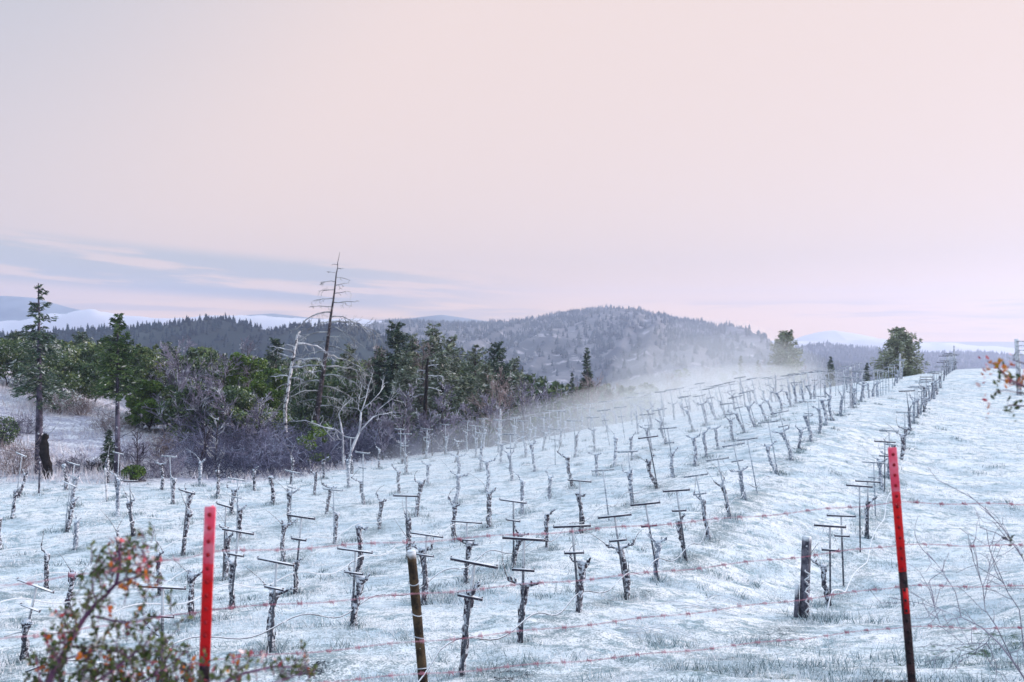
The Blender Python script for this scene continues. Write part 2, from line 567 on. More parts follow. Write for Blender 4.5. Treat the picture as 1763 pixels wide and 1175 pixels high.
def patch_field(X, Y):
    b, gsum = np.zeros_like(X), np.zeros_like(X)
    n = .5 * fbm(X * 3.2, Y * 4.2, 4, 61) + .5 * fbm(X * 13, Y * 17, 3, 63)
    for gx, gy, rr, gr in BARE_PATCHES:
        w = np.exp(-(((X - gx) / (rr * 1.5)) ** 2 + ((Y - gy) / (rr * .8)) ** 2))
        w = w * sstep(n + .16 * w, .50, .68)
        b = np.maximum(b, w)
        gsum = np.maximum(gsum, w * gr)
    return b, gsum


def build_ground():
    N, a, s = 640, 7.15, 4.7
    u = np.linspace(-1, 1, N + 1)
    gx = s * np.sinh(a * u) + 1.0
    gy = 12.0 + s * np.sinh(a * u)
    gy = gy[gy > -420]
    X, Y = np.meshgrid(gx, gy)
    Z = height(X, Y)
    fade = sstep(np.hypot(X, Y), 90, 40)
    Z = Z + fade * ((fbm(X * 1.1, Y * 2.0, 4, 3) - .5) * .16 + (fbm(X * 5, Y * 5, 3, 9) - .5) * .05)
    ny, nx = X.shape
    i = np.arange(ny - 1)[:, None] * nx
    j = np.arange(nx - 1)[None]
    q = np.stack([i + j, i + j + 1, i + nx + j + 1, i + nx + j], -1).reshape(-1, 4)
    mb = MB()
    mb.add(np.stack([X, Y, Z], -1).reshape(-1, 3), q)
    me = mb.mesh('ground', mat_frost_ground(), True)
    # where the cover is thin: trodden strip by the fence, hosed row feet, far brushy slope
    n = fbm(X * .9, Y * 1.6, 4, 21)
    bare = np.clip(sstep(Y, 11.5, 7.6) * (n - .34) * 2.0, 0, 1)
    for k in range(1, 9):
        d = np.abs((X - (TAN * Y - ck(k) / F)) * RDIR[1])
        bare = np.maximum(bare, .55 * sstep(d, .55, .1) * sstep(n, .35, .6) * sstep(Y, 34, 12))
    green = np.clip(sstep(np.hypot(X - 5.0, (Y - 8.2) * 1.3), 2.2, .6) * .55, 0, 1) * sstep(n, .40, .60)
    g2 = .5 * sstep(np.hypot(X - 2.4, (Y - 8.1) * 1.6), 1.4, .3) * sstep(n, .4, .6)
    green = np.maximum(green, g2)
    pb, pg = patch_field(X, Y)
    bare = np.maximum(bare, pb * .45)
    green = np.maximum(green, pg * .6)
    edge = outside(X, Y)
    colr = np.stack([bare, green, edge, np.ones_like(bare)], -1).reshape(-1, 4)
    ca = me.color_attributes.new('cover', 'FLOAT_COLOR', 'POINT')
    ca.data.foreach_set('color', colr.astype(np.float32).ravel())
    tag(link('ground', me), kind='structure')


def outside(X, Y):
    """1 where the frosted vineyard grass gives way to brush: beyond the far-left edge of the planting"""
    k = ((TAN * np.asarray(Y) - np.asarray(X)) * F - 7741.0) / 3958.0 + 2
    e1 = sstep(k, 8.0, 9.6) * sstep(Y, 24.5, 28.5)
    e2 = sstep(k, 8.6, 10.2) * sstep(Y, 26, 30)
    return np.clip(np.maximum(e1, e2) + sstep(Y, 75, 95), 0, 1)


build_ground()

# ------------------------------------------------------------------ far hills, fog bank
def profile(pts):
    p = np.array(pts, float)
    return lambda px: np.interp(px, p[:, 0], p[:, 1])


def build_hill(name, pts, D, depth, mat, seed, base=-64, spur=18.0, n_s=260, n_t=60, px0=None, px1=None):
    prof = profile(pts)
    px = np.linspace(px0 if px0 is not None else pts[0][0], px1 if px1 is not None else pts[-1][0], n_s)
    t = np.linspace(-.35, 1, n_t)
    PX, T = np.meshgrid(px, t)
    ridge = -(prof(PX) - HY) / F * D
    X = (PX - CX) / F * D
    Y = D - T * depth + 0 * PX
    tt = np.abs(T)
    tt = np.where(T < 0, tt / .35, tt)
    Z = base + (ridge - base) * (1 - tt ** 1.15)
    u = X / D * 9.0 + T * 1.1
    sp = 1 - np.abs(2 * fbm(u * 1.25, T * .6 + 3, 3, seed) - 1)
    Z = Z + spur * np.clip((ridge - base) / 88, .1, 1) ** 1.5 * (sp - .75) * np.sin(np.clip(tt, 0, 1) * math.pi) * (T > 0)
    Z = Z + (fbm(X / 30, Y / 30, 3, seed + 5) - .5) * 6 * np.clip(tt * 4, 0, 1)
    ns, nt = n_s, n_t
    i = np.arange(nt - 1)[:, None] * ns
    j = np.arange(ns - 1)[None]
    q = np.stack([i + j, i + ns + j, i + ns + j + 1, i + j + 1], -1).reshape(-1, 4)
    mb = MB()
    mb.add(np.stack([X, Y, Z], -1).reshape(-1, 3), q)
    o = link(name, mb.mesh(name, mat, True))
    tag(o, kind='structure')
    return X, Y, Z, sp, T


def forest_on(name, hill, n, hmin, hmax, seed, mat, label, clear=.0, ridge_bias=.25):
    X, Y, Z, sp, T = hill
    rng = np.random.default_rng(seed)
    nt, ns = X.shape
    mb = MB()
    a = rng.uniform(0, nt - 1.001, n)
    r0 = np.argmin(np.abs(T[:, 0])) + .0
    a[: int(n * ridge_bias)] = r0 + rng.normal(0, 1.2, int(n * ridge_bias))
    a = np.clip(a, 0, nt - 1.001)
    b = rng.uniform(0, ns - 1.001, n)
    i, j = a.astype(int), b.astype(int)
    fa, fb = a - i, b - j

    def bil(A):
        return (A[i, j] * (1 - fa) + A[i + 1, j] * fa) * (1 - fb) + (A[i, j + 1] * (1 - fa) + A[i + 1, j + 1] * fa) * fb
    x, y, z, s = bil(X), bil(Y), bil(Z), bil(sp)
    keep = (rng.uniform(size=n) > clear * sstep(s, .78, .93) * (np.abs(a - r0) > 2)) & (rng.uniform(size=n) < .35 + .9 * fbm(x / 40, y / 40, 3, seed + 2))  # trees thinned on spurs so pale ground stands in for sunlit streaks
    x, y, z = x[keep], y[keep], z[keep]
    k = len(x)
    h = rng.uniform(hmin, hmax, k) * (.75 + .5 * rng.uniform(size=k) ** 2)
    conif = rng.uniform(size=k) < .62
    seg = 5
    V = []
    Fc = []
    base = 0
    th = np.arange(seg) * 2 * math.pi / seg
    for lvl, (z0, z1, w) in enumerate(((.05, .62, .26), (.35, 1.0, .17))):
        jit = rng.uniform(.6, 1.25, (k, seg))
        wid = (h * np.where(conif, w, w * 1.7))[:, None] * jit
        bx = x[:, None] + wid * np.cos(th)
        by = y[:, None] + wid * np.sin(th)
        bz = (z + h * z0)[:, None] + rng.uniform(-.08, .08, (k, seg)) * h[:, None]
        top = np.stack([x + rng.normal(0, .04, k) * h, y, z + h * np.where(conif, z1, z1 * .78)], -1)
        blk = np.concatenate([np.stack([bx, by, bz], -1), top[:, None]], 1)
        ids = base + np.arange(k)[:, None] * (seg + 1)
        jj = np.arange(seg)
        f = np.stack([ids + jj, ids + (jj + 1) % seg, np.broadcast_to(ids + seg, (k, seg))], -1).reshape(-1, 3)
        V.append(blk.reshape(-1, 3))
        Fc.append(f)
        base += k * (seg + 1)
    mb.add(np.vstack(V), np.vstack(Fc))
    tag(link(name, mb.mesh(name, mat)), label, 'forest', kind='stuff')


M['hill'] = mat_two('hill_brush', (.08, .085, .09), (.20, .19, .20), .02, frost=.45, frost_col=(.46, .42, .44), fscale=.05)  # pale pinkish ground, seen on treeless spurs, imitates their sunlit streaks
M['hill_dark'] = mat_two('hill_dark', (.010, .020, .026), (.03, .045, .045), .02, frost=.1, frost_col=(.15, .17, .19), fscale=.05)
M['hill_far'] = mat_two('hill_far', (.16, .19, .22), (.28, .31, .34), .01, frost=.2)  # pale blue: frost and distance haze put into the colour
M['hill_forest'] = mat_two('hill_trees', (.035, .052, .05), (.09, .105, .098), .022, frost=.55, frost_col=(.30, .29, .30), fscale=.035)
M['hill_forest_dark'] = mat_two('hill_trees_dark', (.004, .014, .030), (.012, .030, .044), .03, frost=.22, frost_col=(.05, .09, .11), fscale=.05)  # blue of distant haze put into the tree colour
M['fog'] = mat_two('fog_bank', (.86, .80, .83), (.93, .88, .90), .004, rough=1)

LEFT_RIDGE = [(-500, 590), (-200, 585), (0, 578), (130, 570), (230, 566), (300, 558), (345, 551), (385, 550), (430, 560), (470, 569), (520, 560), (570, 562), (600, 558),
              (640, 572), (720, 590), (800, 612), (900, 640)]
MAIN_RIDGE = [(480, 640), (560, 600), (640, 568), (665, 556), (740, 558), (800, 561), (850, 559), (900, 556), (940, 549), (980, 540), (1020, 535), (1045, 535), (1090, 540),
              (1150, 550), (1200, 557), (1250, 573), (1300, 595), (1340, 614), (1400, 640), (1480, 655)]
RIGHT_RIDGE = [(1150, 630), (1240, 606), (1300, 601), (1340, 604), (1380, 601), (1410, 596), (1440, 598), (1470, 602), (1500, 604), (1540, 610), (1600, 612), (1640, 611), (1700, 612),
               (1763, 616), (1950, 630), (2200, 640)]
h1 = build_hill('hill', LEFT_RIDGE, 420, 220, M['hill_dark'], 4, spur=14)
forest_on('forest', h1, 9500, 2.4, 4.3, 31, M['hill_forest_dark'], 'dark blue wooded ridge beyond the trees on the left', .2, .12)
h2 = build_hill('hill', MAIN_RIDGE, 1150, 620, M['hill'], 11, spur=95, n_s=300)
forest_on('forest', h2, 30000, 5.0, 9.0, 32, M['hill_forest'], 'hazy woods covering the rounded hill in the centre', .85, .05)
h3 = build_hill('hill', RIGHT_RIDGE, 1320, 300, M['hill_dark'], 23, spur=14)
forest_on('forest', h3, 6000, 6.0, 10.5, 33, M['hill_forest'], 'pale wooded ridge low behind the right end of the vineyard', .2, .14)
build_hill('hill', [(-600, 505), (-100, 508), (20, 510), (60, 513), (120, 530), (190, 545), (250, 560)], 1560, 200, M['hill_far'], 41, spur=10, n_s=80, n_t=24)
build_hill('hill', [(1350, 590), (1385, 578), (1410, 572), (1435, 569), (1455, 572), (1480, 576), (1505, 581), (1540, 592)], 1560, 180, M['fog'], 43, spur=10, n_s=80, n_t=24)  # island hill wears the fog colour, painting in the fading of haze
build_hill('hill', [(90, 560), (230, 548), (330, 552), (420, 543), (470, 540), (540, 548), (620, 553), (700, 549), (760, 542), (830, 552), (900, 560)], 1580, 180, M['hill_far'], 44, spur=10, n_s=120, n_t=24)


def fog_bank(pts, D, depth, seed, amp):
    prof = profile(pts)
    px = np.linspace(pts[0][0], pts[-1][0], 360)
    t = np.linspace(0, 1, 40)
    PX, T = np.meshgrid(px, t)
    X = (PX - CX) / F * (D + T * depth)
    Y = D + T * depth
    ridge = -(prof(PX) - HY) / F * D
    bill = np.abs(fbm(X / 70 + seed, Y / 60, 5, seed) - .5) * 2
    Z = -64 + (ridge + 64 + amp * (bill - .35)) * np.sin(np.clip(T * 1.0, 0, 1) * math.pi) ** .35
    ns, nt = 360, 40
    i = np.arange(nt - 1)[:, None] * ns
    j = np.arange(ns - 1)[None]
    q = np.stack([i + j, i + j + 1, i + ns + j + 1, i + ns + j], -1).reshape(-1, 4)
    mb = MB()
    mb.add(np.stack([X, Y, Z], -1).reshape(-1, 3), q)
    tag(link('fog_bank', mb.mesh('fog_bank', M['fog'], True)), 'white bank of valley fog lying between the far ridges', 'fog', kind='stuff')


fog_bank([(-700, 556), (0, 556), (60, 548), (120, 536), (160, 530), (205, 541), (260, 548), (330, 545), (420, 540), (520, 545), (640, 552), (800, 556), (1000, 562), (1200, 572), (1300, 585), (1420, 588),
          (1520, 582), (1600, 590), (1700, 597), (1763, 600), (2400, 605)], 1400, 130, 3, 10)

# ------------------------------------------------------------------ frosted grass
def build_grass():
    rng = np.random.default_rng(5)

    def sample(n, y0, y1, p):
        u = rng.uniform(size=n)
        Y = (y0 ** p + u * (y1 ** p - y0 ** p)) ** (1 / p)
        X = rng.uniform(-.80, .80, n) * Y
        return X, Y
    X, Y = sample(330000, 6.3, 48, .55)
    cl = fbm(X * 1.7, Y * 2.6, 4, 77)
    keep = (rng.uniform(size=len(X)) < sstep(cl, .32, .62) * 1.0 + .12) & (outside(X, Y) < .5)
    keep &= rng.uniform(size=len(X)) > patch_field(X, Y)[0] * 1.3
    X, Y, cl = X[keep], Y[keep], cl[keep]
    mb = MB()
    emit_blades(mb, X, Y, rng, .022 + .045 * rng.uniform(size=len(X)) * (.5 + cl), np.clip(.0055 + .00055 * Y, .006, .03))
    m = mat_leaf('frosted_blade', (.58, .63, .69), (.74, .77, .81), (.85, .86, .88), 2.0, .4, (.87, .87, .90))
    tag(link('frosted_grass', mb.mesh('frosted_grass', m)), 'short grass white with frost over the vineyard slope', 'grass', kind='stuff')
    # darker, less rimed tufts at stem feet and in loose clumps
    mb = MB()
    pts = []
    for x, y in FOOT_XY:
        if y < 36:
            for q in range(2):
                pts.append((x + rng.normal(0, .07), y + rng.normal(0, .07), rng.uniform(.35, .95)))
    n = 620
    XX, YY = sample(n, 7, 38, .6)
    for x, y in zip(XX, YY):
        if vnoise(x * .35, y * .35, 51) > .42 or y < 10:
            pts.append((x, y, rng.uniform(.25, .9)))
    for x, y, sz in [(5.2, 8.4, 1.4), (4.6, 8.9, 1.3), (5.8, 8.0, 1.5), (3.4, 8.2, 1.2), (2.6, 8.3, 1.1), (4.5, 12.1, 1.5), (4.3, 11.7, 1.4), (1.9, 8.3, 1.1), (4.9, 13.7, 1.2), (5.8, 9.2, 1.3), (.05, 8.6, .9)]:
        for q in range(4):
            pts.append((x + rng.normal(0, .3), y + rng.normal(0, .2), sz * rng.uniform(.6, 1)))
    bx, by, bh = [], [], []
    for x, y, sz in pts:
        k = int(26 + 40 * sz)
        bx.append(x + rng.normal(0, .10 * sz + .03, k))
        by.append(y + rng.normal(0, .10 * sz + .03, k))
        bh.append(rng.uniform(.04, .16, k) * (.5 + .6 * sz))
    bx, by, bh = map(np.concatenate, (bx, by, bh))
    keep = outside(bx, by) < .5
    bx, by, bh = bx[keep], by[keep], bh[keep]
    emit_blades(mb, bx, by, rng, bh, np.clip(.0045 + .0005 * by, .005, .02))
    m = mat_leaf('green_blade', (.05, .095, .11), (.13, .20, .22), (.30, .38, .41), 1.2, .48, (.66, .73, .79))
    tag(link('grass_tufts', mb.mesh('grass_tufts', m)), 'bluish green grass tufts showing through the frost', 'grass', kind='stuff')


def emit_blades(mb, X, Y, rng, H, W):
    k = len(X)
    Z = height(X, Y) - .015
    a = rng.uniform(0, 2 * math.pi, k)
    ln = rng.uniform(.1, .95, k) * H
    tx, ty = np.cos(a) * ln, np.sin(a) * ln
    b = rng.uniform(0, 2 * math.pi, k)
    wx, wy = np.cos(b) * W * .5, np.sin(b) * W * .5
    V = np.stack([np.stack([X - wx, Y - wy, Z], -1), np.stack([X + wx, Y + wy, Z], -1),
                  np.stack([X + tx, Y + ty, Z + H], -1)], 1)
    mb.add(V.reshape(-1, 3), np.arange(3 * k).reshape(-1, 3))



# ------------------------------------------------------------------ the vineyard
def gen_trunk(seed, H=.84):
    rng = np.random.default_rng(seed)
    k = 16
    t = np.linspace(0, 1, k)
    amp = rng.uniform(.01, .05)
    ph = rng.uniform(0, 6)
    pts = np.stack([amp * np.sin(t * 4 + ph) - amp * math.sin(ph) + rng.normal(0, .006, k), amp * .7 * np.sin(t * 3.1 + ph * 2) - amp * .7 * math.sin(ph * 2) + rng.normal(0, .006, k), -.08 + t * (H + .08)], -1)
    r0 = rng.uniform(.036, .051)
    r = r0 * (1.0 - .18 * t) + .018 * np.exp(-((t - 0) / .12) ** 2) + .022 * np.exp(-((t - .97) / .10) ** 2)
    r = r * (1 + rng.normal(0, .07, k))
    mb = MB()
    mb.tube(pts, r, 11, rough=.16, rng=rng)
    # peeling strips of bark
    for i in range(9):
        z = rng.uniform(.08, H - .1)
        an = rng.uniform(0, 6.28)
        L = rng.uniform(.08, .22)
        ci = np.array([np.interp(z, pts[:, 2], pts[:, c]) for c in (0, 1)])
        d = np.array([math.cos(an), math.sin(an)])
        q = np.array([[*(ci + d * (r0 * .98)), z], [*(ci + d * (r0 * 1.08)), z + L * .5], [*(ci + d * (r0 * 1.2)), z + L]])
        mb.tube(q, [.008, .009, .003], 4)
    return mb, pts[-1], pts


def gen_arm(seed, side, head):
    rng = np.random.default_rng(seed)
    L = rng.uniform(.10, .24)
    rise = rng.uniform(-.02, .20)
    k = 7
    t = np.linspace(0, 1, k)
    pts = np.stack([side * L * t, rng.uniform(-.06, .06) * t, -.02 + rise * t ** 1.4], -1) + rng.normal(0, .010, (k, 3)) * t[:, None]
    r = np.interp(t, [0, .3, .8, 1], [.034, .023, .018, .013]) * rng.uniform(.8, 1.1)
    r = r * (1 + rng.normal(0, .14, k))
    mb = MB()
    mb.tube(pts + head, r, 8, rough=.18, rng=rng)
    for q in (.55, .8, .98):
        if rng.uniform() < .75:
            p = head + np.array([np.interp(q, t, pts[:, c]) for c in range(3)])
            d = np.array([rng.normal(0, .3) + side * .3, rng.normal(0, .3), 1.0])
            d = d / np.linalg.norm(d) * rng.uniform(.04, .09)
            mb.tube([p, p + d * .6, p + d], [.014, .013, .010], 6, rough=.15, rng=rng)
    return mb, head + pts[-1]


def gen_cane(seed, start):
    rng = np.random.default_rng(seed)
    L = rng.uniform(.25, .6)
    d = np.array([rng.normal(0, .45), rng.normal(0, .35), 1.0])
    d /= np.linalg.norm(d)
    k = 6
    t = np.linspace(0, 1, k)
    pts = start + d * L * t[:, None] + np.array([rng.normal(0, .12), rng.normal(0, .08), -.04]) * (t ** 2)[:, None]
    mb = MB()
    mb.tube(pts, np.linspace(.006, .0035, k), 5)
    return mb


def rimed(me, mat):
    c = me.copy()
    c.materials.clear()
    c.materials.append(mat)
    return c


VINE_VARIANTS = []
VINE_RIME_MIST = []
for s in range(14):
    tr, head, tp = gen_trunk(100 + s, .70 + .02 * (s % 8))
    parts = [('trunk', tr.mesh('vine_trunk', M['bark_vine'], True))]
    sides = {0: (-1, 1), 1: (-1, 1), 2: (1,), 3: (-1,)}[s % 4]
    ends = []
    for sd_ in sides:
        a, e = gen_arm(300 + s * 7 + sd_, sd_, head)
        ends.append(e)
        parts.append(('arm', a.mesh('vine_arm', M['bark_vine'], True)))
    for q in range((1, 2, 0, 1)[s % 4]):
        parts.append(('cane', gen_cane(500 + s * 3 + q, ends[q % len(ends)]).mesh('vine_cane', M['cane'], True)))
    VINE_VARIANTS.append(parts)
    VINE_RIME_MIST.append([(nm, rimed(me, M['bark_rime'])) for nm, me in parts])

STAKE_H = 1.36


def stake_parts():
    p = MB()
    # angle-iron stake
    for (cx_, cy_, hx, hy) in ((0, .0, .015, .002), (-.013, .014, .002, .012)):
        p.box((cx_, cy_, (STAKE_H - .25) / 2 + 0), (hx, hy, (STAKE_H + .25) / 2))
    u, l = MB(), MB()
    for mb, half, z in ((u, .255, STAKE_H - .01), (l, .135, STAKE_H - .40)):
        mb.box((0, -.018, z), (half, .003, .017))
        mb.box((0, -.0325, z + .0175), (half, .0175, .003))
        for s in (-1, 1):
            mb.box((s * half * .97, -.0225, z + .028), (.004, .012, .013))
    return [('pole', p.mesh('stake_pole', M['steel'])), ('crossarm', u.mesh('upper_crossarm', M['steel_bar'])), ('crossarm', l.mesh('lower_crossarm', M['steel_bar']))]


STAKE = stake_parts()
STAKE_RIMED = [(nm, rimed(me, M['steel_rime'])) for nm, me in STAKE]
LEAN_PX = np.array([0, 110, 230, 330, 500, 780, 880, 990, 1060, 1120, 1240, 1330, 1400, 1430, 1500, 1800])
LEAN_DEG = np.array([13, 13, -2, 3, 3, 2, -1, -3, -8, -12, -16, -16, -6, -2, -1, 0])
ROWNAME = {1: "rightmost row", 2: "second row from right", 3: "third row from right", 4: "fourth row from right", 5: "fifth row from right", 6: "sixth row from right",
           7: "seventh row from right", 8: "eighth row from right", 9: "ninth row from right", 10: "tenth row from right"}
YEND = {1: 70, 2: 52, 3: 53, 4: 55, 5: 54, 6: 53, 7: 50, 8: 46, 9: 26.5, 10: 26.5}
HOOK = {}
vine_n = {k: 0 for k in ROWNAME}
stake_n = {k: 0 for k in ROWNAME}
N_V = N_S = 0
FOOT_XY = []
ROWPTS = {}


def place(name, parts, label, cat, group, loc, rot, scale=1.0):
    r = thing(name, label, cat, loc, rot, group, scale)
    for nm, me in parts:
        link(nm, me, r)
    return r


VADJ = ["gnarled two-armed", "dark forked", "stubby one-armed", "crooked one-armed"]
rng = np.random.default_rng(17)
# hand-set nearest plants: row -> list of (px, stake height or 0, vine 1/0, variant, vine height factor)
NEAR = {
    1: [(1427, 1.42, 1, 3, .95), (1452, 1.30, 0, 0, 1), (1478, 1.36, 0, 0, 1), (1489, 1.25, 1, 2, 1.05), (1505, 1.25, 0, 0, 1), (1522, 1.3, 1, 1, 1.05)],
    2: [(790, 1.24, 1, 2, 1.22), (900, 1.28, 1, 0, 1.02), (997, 1.25, 1, 4, .98), (1075, 1.30, 1, 5, .96), (1137, 1.30, 1, 8, .95), (1182, 1.28, 1, 2, .95), (1222, 1.28, 1, 3, 1.0),
        (1257, 1.25, 1, 9, .95), (1287, 1.3, 1, 0, 1.0), (1304, 1.3, 0, 0, 1), (1340, 1.36, 1, 1, 1.0)],
    3: [(282, 1.02, 1, 3, .62), (470, 1.06, 1, 1, .93), (608, 1.02, 1, 4, .88), (725, 1.05, 1, 5, 1.0), (809, 1.0, 1, 0, .95), (883, 1.2, 1, 8, .85), (945, 0, 1, 2, .9), (1002, 1.1, 1, 6, 1.0),
        (1050, 1.1, 0, 2, .8), (1091, 1.25, 1, 4, .98)],
    4: [(37, .92, 1, 2, .70), (335, 0, 1, 1, .85), (395, 1.2, 1, 3, .92), (508, 1.25, 1, 2, .7)],
}


def rowz(k, Y):
    X = TAN * Y - ck(k) / F
    return X, hgt(X, Y)


for k in ROWNAME:
    items = []
    if k in NEAR:
        for px, sh, v, var, vh in NEAR[k]:
            X, Y = row_point(k, px)
            items.append((Y, sh, v, var, vh))
        y = items[-1][0] + 1.27
    else:
        y = {5: 12.4, 6: 14.5, 7: 16.2, 8: 18.5, 9: 21.1, 10: 23.6}[k]
    while y < YEND[k]:
        near = y < 26
        left = (k >= 5 and TAN * y - ck(k) / F < -.31 * y)
        has_v = rng.uniform() < (.98 if near else .86 if y < 40 else .62)
        has_s = rng.uniform() < (.22 if left and k < 8 else .30 if k >= 4 and y < 27 else (.68 if y < 40 else .88))
        sh = rng.uniform(1.2, 1.42) if has_s else 0
        if has_v or has_s:
            items.append((y + rng.normal(0, .05), sh, int(has_v), int(rng.integers(0, 14)), rng.uniform(.82, 1.12)))
        y += 1.27 * rng.uniform(.96, 1.04)
    ROWPTS[k] = items
    for Y, sh, v, var, vh in items:
        X = TAN * Y - ck(k) / F + rng.normal(0, .03)
        Z = hgt(X, Y)
        px = CX + F * X / Y
        if px > 1763 or px < -60:
            continue
        lean = math.radians(np.interp(px, LEAN_PX, LEAN_DEG) + rng.normal(0, 2.0))
        if v:
            vine_n[k] += 1
            N_V += 1
            FOOT_XY.append((X, Y))
            nm = VADJ[var % 4]
            misty = sstep(Y, 13, 26) * (.9 if k > 1 else .5) * (.22 if px < 760 else 1.1)  # share of vines whose bark colour carries the paling of mist
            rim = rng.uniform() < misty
            o = place('grapevine', (VINE_RIME_MIST if rim else VINE_VARIANTS)[var], f"{nm} vine, {ordinal(vine_n[k])} from near end of {ROWNAME[k]}", 'grapevine', 'frosted pruned grapevines in rows',
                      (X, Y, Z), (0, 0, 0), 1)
            zr = -RANG + rng.normal(0, .35)
            o.rotation_euler = (rng.normal(0, .05), lean * (1.0 if Y > 12 else .7) + rng.normal(0, .04), zr)
            o.scale = (1.0, 1.0, vh) if Y < 18 else (1.1, 1.1, vh)
        if sh:
            stake_n[k] += 1
            N_S += 1
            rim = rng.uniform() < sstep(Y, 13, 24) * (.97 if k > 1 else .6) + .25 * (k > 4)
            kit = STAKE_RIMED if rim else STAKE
            if Y > 15 and rng.uniform() < .5:
                kit = kit[:2]
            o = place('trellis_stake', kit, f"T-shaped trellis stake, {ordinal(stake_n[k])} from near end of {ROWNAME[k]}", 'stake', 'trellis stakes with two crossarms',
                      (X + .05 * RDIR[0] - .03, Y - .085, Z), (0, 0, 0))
            o.rotation_euler = (rng.normal(0, .03), lean * .8 + rng.normal(0, .02), -RANG * (.35 if Y < 14 and k > 1 else .8) + rng.normal(0, .10))
            o.scale = (1, 1, sh / STAKE_H)
print('vines', N_V, 'stakes', N_S)
build_grass()


def along_row(k, y0, y1, n, off, zf):
    Y = np.linspace(y0, y1, n)
    X = TAN * Y - ck(k) / F + off * RDIR[1]
    Yo = Y - off * RDIR[0]
    return np.stack([X, Yo, height(X, Yo) + zf(Y)], -1)


# drip hoses, slung from foot to foot of each row
HY0 = {1: 12.1, 2: 7.3, 3: 7.0, 4: 9.2, 5: 11.3, 6: 13.8, 7: 16.1}
for k in range(1, 8):
    r2 = np.random.default_rng(60 + k)
    ph = r2.uniform(0, 6)
    base = .30 if k > 1 else .34

    def zf(Y, ph=ph, base=base, k=k):
        return base + .07 * np.sin(Y * 2 * math.pi / 1.27 * (1 if k != 1 else .5) + ph) + .05 * np.sin(Y * 1.3 + ph)
    pts = along_row(k, HY0[k], min(YEND[k], 40), 260, .07 if k > 1 else .30, zf)
    pts[:, 0] += .04 * np.sin(pts[:, 1] * 2.4 + ph)
    if k == 1:
        pts[:3, 2] -= np.array([.30, .2, .08])
    if k == 2:
        pts[:8, 2] -= np.linspace(.45, 0, 8)
    mb = MB()
    mb.tube(pts, .0085 if k > 1 else .010, 6)
    o = link('drip_hose', mb.mesh('drip_hose', M['hose'] if k in (2, 3) else M['hose_white'], True))
    tag(o, ("thick white frosted" if k == 1 else "thin dark" if k in (2, 3) else "thin frosted") + f" drip hose slung along the {ROWNAME[k]}", 'hose', 'drip hoses along the vine rows')

# trellis wires along the far part of each row, at the crossarm ends
for k in range(1, 8):
    for side in (-1, 1):
        y0 = {1: 36, 2: 33, 3: 32, 4: 33, 5: 33, 6: 33, 7: 33}[k]
        pts = along_row(k, y0, YEND[k], 60, side * .25, lambda Y: 1.27 + .03 * np.sin(Y * 2.2))
        px = CX + F * pts[:, 0] / pts[:, 1]
        lean = np.radians(np.interp(px, LEAN_PX, LEAN_DEG)) * .8
        pts[:, 0] += 1.27 * np.sin(lean)
        pts[:, 2] -= side * .25 * np.sin(lean)
        mb = MB()
        mb.tube(pts, .0045, 4)
        o = link('trellis_wire', mb.mesh('trellis_wire', M['wire']))
        tag(o, f"rime-white trellis wire on the {'left' if side < 0 else 'right'} crossarm ends of the {ROWNAME[k]}", 'wire', 'trellis wires of the far rows')


def post(name, label, cat, foot, top, r, mat, cap_snow=True, group=None, wraps=0, wrap_mat=None, seed=0, n=12):
    rg = np.random.default_rng(seed)
    foot, top = np.array(foot, float), np.array(top, float)
    root = thing(name, label, cat, foot, group=group)
    d = top - foot
    t = np.linspace(-.12, 1, 14)
    mb = MB()
    mb.tube(d * t[:, None], r * (1 + rg.normal(0, .02, 14)) * np.linspace(1.06, .97, 14), n, rough=.03, rng=rg)
    link('shaft', mb.mesh('post_shaft', mat, True), root)
    if cap_snow:
        mb = MB()
        c = d * 1.003
        mb.tube([c, c + d / np.linalg.norm(d) * .008, c + d / np.linalg.norm(d) * .013], [r * .97, r * .8, r * .3], n)
        link('frost_cap', mb.mesh('frost_cap', M['hose_white'], True), root)
    for i in range(wraps):
        f = .12 + .78 * (i + .4 * rg.uniform()) / max(wraps, 1)
        a = np.linspace(0, 2 * math.pi, 18)
        ax = d / np.linalg.norm(d)
        e1 = np.cross(ax, [0, 1, 0])
        e1 /= np.linalg.norm(e1)
        e2 = np.cross(ax, e1)
        ring = d * f + (r + .006) * (np.cos(a)[:, None] * e1 + np.sin(a)[:, None] * e2) + ax * (.02 * np.sin(a + i))[:, None]
        mb = MB()
        mb.tube(ring, .005, 5)
        link('wire_wrap', mb.mesh('wire_wrap', wrap_mat or M['wire'], True), root)
    return root


# end posts of the two hosed rows
X, Y = row_point(2, 730)
zt = -(950 - HY) / F * Y
post('end_post', 'leaning round brown wooden post at bottom centre, wire tied round it', 'post', (X, Y, hgt(X, Y)), ((708 - CX) / F * Y, Y, zt), .046, M['wood_brown'], wraps=4, seed=3)
X, Y = row_point(1, 1384)
zt = -(925 - HY) / F * Y
pr = post('end_post', 'upright square grey post wrapped in frosted vine at right centre', 'post', (X, Y, hgt(X, Y)), ((1389 - CX) / F * Y, Y, zt), .072, M['wood_grey'], seed=4, n=4)
